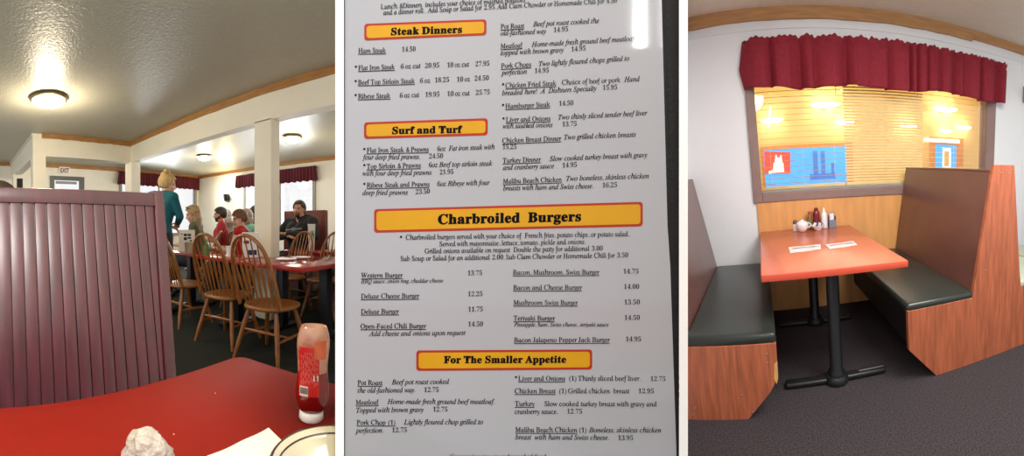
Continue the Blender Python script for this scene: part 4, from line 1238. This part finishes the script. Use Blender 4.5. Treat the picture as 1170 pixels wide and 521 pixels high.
# --- valance
def val_panel(x0, x1, seed, calm=None):
    rnd = random.Random(seed); n = int((x1-x0)/.009); fold = [0]; amp = []
    w_ = .4
    for i in range(n+1):
        if i % 7 == 0: w_ = rnd.choice((.16, .25, .4, .6, .8))
        fold.append(fold[-1]+w_*rnd.uniform(.7, 1.3))
    ph = [rnd.uniform(0, 6) for _ in range(8)]
    def fn(u, v):
        x = x0+(x1-x0)*u; a = fold[min(n, int(u*n))]
        k = 1.0
        if calm and calm[0] < x < calm[1]: k = .22
        dep = .10+.05*k*(2*abs(sin(a*.5))-1.2)*(.5+.5*(1-v))+.016*sin(u*23+ph[0])*(1-v)
        zt = 2.315; zb = 1.925+.016*sin(u*9+ph[2])*k+.007*sin(a+ph[3])*k
        z = zb+(zt-zb)*v
        if v > .93: z += .006*sin(a*1.7+ph[4])+.006*sin(x*140)+.006*sin(x*57)
        if v > .82 and v < .92: dep -= .016
        e = 0
        if seed == 21 and u < .035: e = -1*(1-u/.035)
        if e: dep = .10+(-.07)*(1-u/.035); 
        return Vector((x+e*.05*(1-abs(v-.42)*1.5), YF-dep, z))
    return sheet(bm_new(), fn, n, 16, .004)
t = thing('valance', 'long burgundy gathered valance across the top of the booth window', 'valance', (1.25, YF, 2.37))
for nm, bm_ in (('left_panel', val_panel(-.05, 1.17, 21, (.86, 1.13))), ('right_panel', val_panel(1.135, 2.43, 22))):
    bmesh.ops.translate(bm_, verts=bm_.verts, vec=-t.location); obj('cloth_panel', bm_, m_val2, t, 180)
b = bm_new(); tube(b, [(-.05, YF-.05, 2.28), (2.42, YF-.05, 2.28)], .010); lohi(b, (.0, YF-.06, 2.27), (.02, YF, 2.29)); lohi(b, (2.38, YF-.06, 2.27), (2.40, YF, 2.29))
bmesh.ops.translate(b, verts=b.verts, vec=-t.location); obj('rod', b, m_brass, t)
# --- table
TX0, TX1, TY0, TY1 = -.030, .765, 1.728, 3.027
t = thing('booth_table', 'orange-red table standing between the two booth benches under the window', 'table', (.367, 2.35, 0))
b = bm_new(); lohi(b, (TX0-.367, TY0-2.35, .71), (TX1-.367, TY1-2.35, .75), .004); obj('tabletop', b, m_ttop, t, 40)
b = bm_new()
lohi(b, (TX0-.369, TY0-2.3525, .7125), (TX1-.365, TY0-2.348, .7475), .001)
lohi(b, (TX1-.369, TY0-2.3525, .7125), (TX1-.3645, TY1-2.35, .7475), .001); lohi(b, (TX0-.3695, TY0-2.3525, .7125), (TX0-.365, TY1-2.35, .7475), .001); obj('edge_band', b, m_tedge, t, 40)
for yy in (-.46, .36):
    px_ = .0
    b = bm_new(); lathe(b, [(.0, .04), (.052, .04), (.05, .07), (.038, .09), (.038, .69), (.06, .70), (.06, .71), (0, .71)], 28, Matrix.Translation((px_, yy, 0))); pl = obj('pedestal', b, m_black, t, 50)
    b = bm_new()
    box(b, (px_, yy, .022), (.62, .06, .034), .012)
    lathe(b, [(0, .001), (.07, .001), (.075, .03), (.06, .05), (0, .052)], 28, Matrix.Translation((px_, yy, 0))); obj('foot_bar', b, m_black, pl, 50)
b = bm_new(); box(b, (.22, -.46, .0405), (.16, .012, .003), .001); obj('worn_foot_top', b, m_steel, t)
# --- benches
def bench_R():
    t = thing('booth_bench', 'reddish oak back-to-back booth bench right of the orange table, tall brown backrest', 'booth bench', (1.2, 2.35, 0), 0, 'oak booth benches')
    c = -Vector(t.location); T = lambda b: (bmesh.ops.translate(b, verts=b.verts, vec=c), b)[1]
    ZS = .455
    poly = [(.945, 0), (.762, .215), (.756, ZS), (1.199, ZS), (1.330, 1.282), (1.497, 1.286), (1.592, .56), (1.610, .455), (2.08, .455), (2.074, .215), (1.895, 0)]
    b = bm_new(); prism(b, poly, 1.712, 1.742, 'xz', .002); obj('end_panel', T(b), m_bench, t)
    b = bm_new(); prism(b, [(1.207, .40), (1.332, 1.235), (1.360, 1.235), (1.235, .40)], 1.742, 3.045, 'xz', .003); obj('backrest', T(b), m_back, t)
    b = bm_new(); prism(b, [(1.60, .40), (1.497, 1.24), (1.469, 1.24), (1.572, .40)], 1.742, 3.045, 'xz', .003); obj('backrest', T(b), m_back, t)
    b = bm_new(); prism(b, [(1.332, 1.236), (1.332, 1.252), (1.497, 1.252), (1.497, 1.236)], 1.742, 3.045, 'xz', .003); obj('top_cap', T(b), m_back, t)
    b = bm_new(); prism(b, [(.945, .0), (.80, .2), (.79, .42), (2.04, .42), (2.03, .2), (1.895, 0)], 1.742, 3.045, 'xz'); obj('seat_base', T(b), mat('black_kick_panel', (24, 22, 24), .6, .1), t)
    def cush(x0, x1, m):
        b = bm_new(); lohi(b, (x0, 1.716, .435), (x1, 3.045, .494), .022, 4); obj('seat_cushion', T(b), m, t, 50)
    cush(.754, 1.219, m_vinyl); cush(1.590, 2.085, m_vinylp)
    b = bm_new()
    for (x, z) in ((1.45, 1.235), (1.39, 1.235), (1.49, .62), (1.29, .62), (1.46, .22), (1.55, .19), (1.38, .08), (1.5, .03)):
        b = bm_new(); b2 = bmesh.new(); bmesh.ops.create_uvsphere(b2, u_segments=10, v_segments=6, radius=.005); merge(b, b2, Matrix.Translation((x, 1.711, z)) @ Matrix.Diagonal((1, .4, 1, 1))); obj('screw_head', T(b), m_steel, t)
bench_R()
def bench_L():
    t = thing('booth_bench', 'reddish oak booth bench left of the orange table, chipped at its front corner', 'booth bench', (-.2, 2.35, 0), 0, 'oak booth benches')
    c = -Vector(t.location); T = lambda b: (bmesh.ops.translate(b, verts=b.verts, vec=c), b)[1]
    poly = [(-.155, 0), (-.032, .142), (.016, .225), (.018, .415), (-.46, .415), (-.612, 1.28), (-.77, 1.28), (-.87, .415), (-.87, 0)]
    b = bm_new(); prism(b, poly, 1.648, 1.678, 'xz', .002); obj('end_panel', T(b), m_bench, t)
    b = bm_new(); prism(b, [(.006, .19), (.0155, .225), (.0172, .32), (.000, .30), (-.006, .22)], 1.6465, 1.6485, 'xz'); obj('chipped_corner', T(b), mat('bare_pale_wood', (214, 160, 96), .6), t)
    b = bm_new(); prism(b, [(-.432, .38), (-.583, 1.262), (-.613, 1.262), (-.462, .38)], 1.678, 3.045, 'xz', .003); obj('backrest', T(b), m_back, t)
    b = bm_new(); prism(b, [(-.14, 0), (-.02, .16), (-.02, .41), (-.85, .41), (-.85, 0)], 1.678, 3.045, 'xz'); obj('seat_base', T(b), m_back, t)
    b = bm_new(); lohi(b, (-.455, 1.651, .405), (.020, 3.045, .468), .022, 4); obj('seat_cushion', T(b), m_vinyl, t, 50)
    b = bm_new()
    for (x, z) in ((-.035, .36), (-.032, .31), (-.18, .14), (-.13, .04), (-.43, .07), (-.45, .03)):
        b = bm_new(); b2 = bmesh.new(); bmesh.ops.create_uvsphere(b2, u_segments=10, v_segments=6, radius=.005); merge(b, b2, Matrix.Translation((x, 1.647, max(z, .012))) @ Matrix.Diagonal((1, .4, 1, 1))); obj('screw_head', T(b), m_steel, t)
bench_L()
# --- condiments against the wall
def tz(px, py): return bz(px, py, .75)
def lath(name, label, cat, x, y, parts, group=None):
    t = thing(name, label, cat, (x, y, .751), 0, group)
    for nm, prof, m in parts:
        b = bm_new(); lathe(b, prof, 28); obj(nm, b, m, t, 50)
    return t
lath('salt_shaker', 'white salt shaker with a dark cap, leftmost of the condiments by the wall', 'salt shaker', .272, 2.93, (('body', [(0, 0), (.023, 0), (.024, .005), (.022, .060), (.0195, .064), (0, .064)], m_cer), ('cap', [(.0205, .060), (.022, .062), (.0215, .082), (.015, .092), (0, .094)], mat('dark_cap', (110, 104, 100), .35, metal=.6))))
t = thing('sugar_bowl', 'white china sugar bowl with a handle beside the salt shaker', 'sugar bowl', (.324, 2.875, .751))
b = bm_new(); lathe(b, [(0, .004), (.022, .0), (.03, .006), (.048, .035), (.052, .060), (.047, .078), (.044, .079), (.044, .07), (.04, .03), (0, .02)], 32); obj('body', b, m_cer, t, 60)
b = bm_new(); lathe(b, [(.044, .078), (.03, .088), (.012, .093), (.010, .10), (0, .102)], 28); obj('lid', b, m_cer, t, 60)
b = bm_new(); tube(b, [(.045+.028*sin(pi*k/10), 0, .075-.045*k/10) for k in range(11)], .005, 8); obj('handle', b, m_cer, t, 60)
t = thing('packet_dish', 'low white dish of packets in front of the dark red bottle', 'dish', (.458, 2.89, .751))
b = bm_new(); lathe(b, [(0, .003), (.026, 0), (.03, .006), (.056, .036), (.058, .042), (.053, .040), (.03, .012), (0, .010)], 32); obj('dish', b, m_cer, t, 60)
for k in range(6):
    b = bm_new(); a = k*1.05; box(b, (.024*cos(a), .024*sin(a), .048), (.028, .005, .034), .001, Euler((.5*sin(a), .4*cos(a), a))); obj('sugar_packet', b, m_cer if k % 2 else mat('blue_packet', (70, 70, 120), .5), t)
lath('ketchup_bottle', 'dark red ketchup bottle behind the low dish by the wall', 'bottle', .466, 3.0, (('body', [(0, 0), (.030, 0), (.033, .01), (.030, .06), (.027, .09), (.031, .125), (.024, .150), (.018, .156), (0, .157)], mat('deep_ketchup_red', (122, 26, 40), .3, coat=.3)), ('cap', [(.018, .154), (.0175, .174), (.012, .178), (0, .179)], mat('maroon_cap', (110, 30, 40), .4))))
lath('sauce_bottle', 'small greenish sauce bottle with a red cap left of the ketchup', 'bottle', .405, 3.0, (('body', [(0, 0), (.022, 0), (.024, .01), (.023, .085), (.013, .11), (.011, .125), (0, .126)], mat('amber_green_glass', (150, 130, 84), .3, .3, 30, col2=(96, 70, 40))), ('cap', [(.0135, .122), (.014, .150), (0, .152)], mat('red_cap', (190, 70, 60), .4)), ('label', [(.0245, .03), (.0245, .07)], mat('olive_label', (120, 124, 66), .5))))
lath('squeeze_bottle', 'white squeeze bottle with a pointed nozzle beside the ketchup', 'bottle', .530, 2.975, (('body', [(0, 0), (.027, 0), (.029, .006), (.028, .115), (.024, .125), (0, .126)], m_cer), ('nozzle', [(.0245, .122), (.02, .136), (.010, .146), (.006, .175), (.003, .178), (0, .178)], m_cer)))
t = thing('sugar_caddy', 'small grey caddy holding white packets, rightmost of the condiments', 'caddy', (.600, 2.975, .751))
b = bm_new()
mg = mat('blue_grey_plastic', (124, 132, 148), .4, .06)
for q in ((-.032, -.026, 0, .032, .026, .006), (-.032, -.026, .006, -.027, .026, .10), (.027, -.026, .006, .032, .026, .10), (-.027, .021, .006, .027, .026, .125), (-.027, -.026, .006, .027, -.021, .07)): lohi(b, q[:3], q[3:], .002)
obj('holder', b, mg, t)
for k in range(5):
    b = bm_new(); box(b, (-.004+.002*(k % 2), -.013+.007*k, .07), (.036, .004, .10), .001); obj('packet', b, m_cer, t)
# --- rolled paper with cutlery
def setting(c4, label):
    q = [tz(*p) for p in c4]; ctr = sum(q, Vector())/4
    ctr.z = .75
    t = thing('paper_napkin', label, 'napkin', ctr, 0, 'paper napkins with cutlery on the orange table')
    b = bm_new(); sheet(b, lambda u, v: (q[0].lerp(q[1], u)).lerp(q[3].lerp(q[2], u), v)+Vector((0, 0, .0032+.0008*sin(9*u)))-ctr, 12, 6, .0018); obj('napkin', b, m_cer, t, 60)
    ux = (q[1]-q[0]).normalized(); vy = (q[3]-q[0]).normalized(); L = (q[1]-q[0]).length; Hh = (q[3]-q[0]).length
    P = lambda u, v, z: q[0]+ux*L*u+vy*Hh*v+Vector((0, 0, z))-ctr
    return t, P
def cutlery(t, P, name, label, v):
    o = thing(name, label, name, t.location, 0, None)
    b = bm_new()
    pts = [P(.1, v, .0075), P(.3, v, .008), (P(.55, v, .0085)), P(.68, v, .0085)]
    tube(b, pts, [.0045, .0038, .003, .0036], 8, flat=(.45, 1.2), up=(0, 0, 1)); obj('handle', b, m_steel, o, 60)
    b = bm_new()
    if name == 'fork':
        for k in (-.05, 0, .05): tube(b, [P(.68, v, .0085), P(.75, v+k, .0085), P(.93, v+k, .009)], [.0016, .0015, .001], 6)
        tube(b, [P(.66, v, .0085), P(.76, v, .0085)], [.003, .0065], 8, flat=(.3, 1.2), up=(0, 0, 1))
    else: tube(b, [P(.66, v, .0085), P(.75, v, .0085), P(.88, v, .0085), P(.95, v, .0085)], [.003, .006, .0055, .001], 8, flat=(.3, 1.2), up=(0, 0, 1))
    obj('tines' if name == 'fork' else 'blade', b, m_steel, o, 60)
t, P = setting([(901, 283), (937.5, 279.5), (938, 285), (903, 289.5)], 'white paper napkin with cutlery, left of the two on the orange table')
cutlery(t, P, 'fork', 'steel fork lying on the left paper napkin', .4)
t, P = setting([(943, 280), (975, 275.8), (979.5, 280.2), (948, 285)], 'white paper napkin with cutlery, right of the two on the orange table')
cutlery(t, P, 'knife', 'steel knife lying on the right paper napkin', .45)
# --- chair past the right bench, small wall lamp at the edge
m_bentwood = mat('dark_brown_wood', (92, 58, 40), .4, .2)
CUR[0] = 'right'
t = thing('wooden_chair', 'slender wooden chair past the right booth bench at the edge of the view', 'chair', (2.42, 2.45, 0), radians(90))
for x in (-.2, .2):
    b = bm_new(); tube(b, [(x, -.2, 0), (x, -.19, .45), (x*1.05, -.25, 1.09)], .015, 10); obj('rear_post', b, m_bentwood, t, 60)
    b = bm_new(); tube(b, [(x, .2, 0), (x, .19, .43)], .016, 10); obj('leg', b, m_bentwood, t, 60)
b = bm_new(); tube(b, [(-.21, -.25, 1.08), (-.1, -.275, 1.12), (.1, -.275, 1.12), (.21, -.25, 1.08)], .016, 10); obj('top_rail', b, m_bentwood, t, 60)
for x in (-.12, -.04, .04, .12):
    b = bm_new(); tube(b, [(x, -.19, .46), (x, -.27, 1.1)], .007, 8); obj('spindle', b, m_bentwood, t, 60)
b = bm_new(); lohi(b, (-.22, -.21, .42), (.22, .22, .46), .015, 3); obj('seat', b, m_vinylp, t, 50)
p = by(1172, 109, YF)
t = thing('wall_sconce', 'small pale wall lamp on the white wall right of the burgundy valance', 'wall lamp', (p.x, YF, p.z))
b = bm_new(); lohi(b, (-.05, -.015, -.09), (.05, 0, .09), .008); obj('back_plate', b, m_steel, t)
b = bm_new(); lathe(b, [(.04, -.08), (.065, -.04), (.075, .07), (.07, .07), (.06, -.04), (0, -.075)], 24, Matrix.Translation((0, -.08, 0))); obj('shade', b, m_cer, t, 60)
# ================================================================== put the rooms together
CLIP_L, CLIP_R, CLIP_M = th(383.1), th(785.9), None
def clip(o, ang, keep_left):
    """trim a mesh at the face of the dividing wall (a vertical plane through the eye)"""
    n = Vector((cos(ang), -sin(ang), 0)); n = n if keep_left else -n
    mw = o.matrix_world
    if not o.data.vertices: return
    ds = [n.dot(mw @ Vector(c)-CAM) for c in o.bound_box]
    if max(ds) <= 0: return
    if o.data.users > 1: o.data = o.data.copy()
    inv = mw.inverted(); co = inv @ CAM; no = (mw.to_3x3().transposed() @ n).normalized()
    bm = bmesh.new(); bm.from_mesh(o.data)
    r = bmesh.ops.bisect_plane(bm, geom=bm.verts[:]+bm.edges[:]+bm.faces[:], plane_co=co, plane_no=no, clear_outer=True, dist=1e-6)
    es = [g for g in r['geom_cut'] if isinstance(g, bmesh.types.BMEdge) and g.is_valid and g.is_boundary]
    if es and len(bm.faces) > 6:
        try: bmesh.ops.holes_fill(bm, edges=es, sides=0)
        except Exception: pass
    if len(bm.faces) == 0:
        bm.free(); bpy.data.objects.remove(o); return
    bm.to_mesh(o.data); bm.free()
for o, rm in list(ROOM.items()):
    if rm == 'right': o.matrix_world = MB @ o.matrix_basis
bpy.context.view_layer.update()
def root(o):
    while o.parent: o = o.parent
    return o
for o in list(COL.objects):
    if o.type != 'MESH': continue
    rm = ROOM.get(root(o))
    if rm == 'left': clip(o, CLIP_L, True)
    elif rm == 'right': clip(o, CLIP_R, False)
# ================================================================== light
w = bpy.data.worlds.new('world'); SC.world = w; w.use_nodes = True
bg = w.node_tree.nodes['Background']; bg.inputs[0].default_value = (.97, .98, 1.0, 1); bg.inputs[1].default_value = 1.0
def light(nm, kind, loc, e, col=(1, 1, 1), size=.3, rot=None, sy=None, M=None):
    l = bpy.data.lights.new(nm, kind); l.energy = e; l.color = col
    if kind == 'AREA':
        l.size = size
        if sy: l.shape = 'RECTANGLE'; l.size_y = sy
    else: l.shadow_soft_size = size
    o = bpy.data.objects.new(nm, l); COL.objects.link(o)
    m = Matrix.Translation(loc) @ (Euler(rot).to_matrix().to_4x4() if rot else Matrix())
    o.matrix_world = (M @ m) if M else m
    return o
warm = (1, .86, .62)
for px, py, e in ((55.5, 111, 55), (83, 172.5, 24), (233.5, 177.5, 18), (334, 155.5, 17)):
    p = atz(px, py, ZC); light('lamp_light', 'POINT', (p.x, p.y, ZC-.30), e, warm, .16)
# daylight through the two windows and the glazed door
light('window_daylight', 'AREA', (XA-.2, (w1[0]+w1[1])/2, 1.6), 210, (.9, .96, 1), w1[1]-w1[0], (0, -pi/2, 0), 1.4)
light('window_daylight', 'AREA', ((w2[0]+w2[1])/2, YW+.2, 1.6), 210, (.9, .96, 1), w2[1]-w2[0], (pi/2, 0, pi), 1.4)
# unseen fill lights added to brighten each room from the viewer's side
light('room_fill', 'POINT', (-.9, -.8, 2.3), 60, warm, .25)
light('room_fill', 'AREA', (1.2, .9, 2.5), 84, (1, .97, .92), 1.2, (0, 0, 0), 1.2, MB)
light('far_room_lamp', 'AREA', (1.2, 4.9, 2.95), 34, (1, .9, .7), 3.0, (0, 0, 0), 1.5, MB)
# added strip light behind the reader, placed for the glare on the menu's plastic
a_ = th(731)+pi; d_ = .55
light('glare_strip', 'AREA', (d_*sin(a_), d_*cos(a_), CH+.62*(RM+RM+d_)-.28*.0), 2.6, (1, 1, 1), .014, (pi/2+.35, 0, -a_+pi), .40)
SC.view_settings.view_transform = 'Standard'; SC.view_settings.look = 'None'
SC.view_settings.exposure = 0; SC.view_settings.gamma = 1; SC.view_settings.use_curve_mapping = False
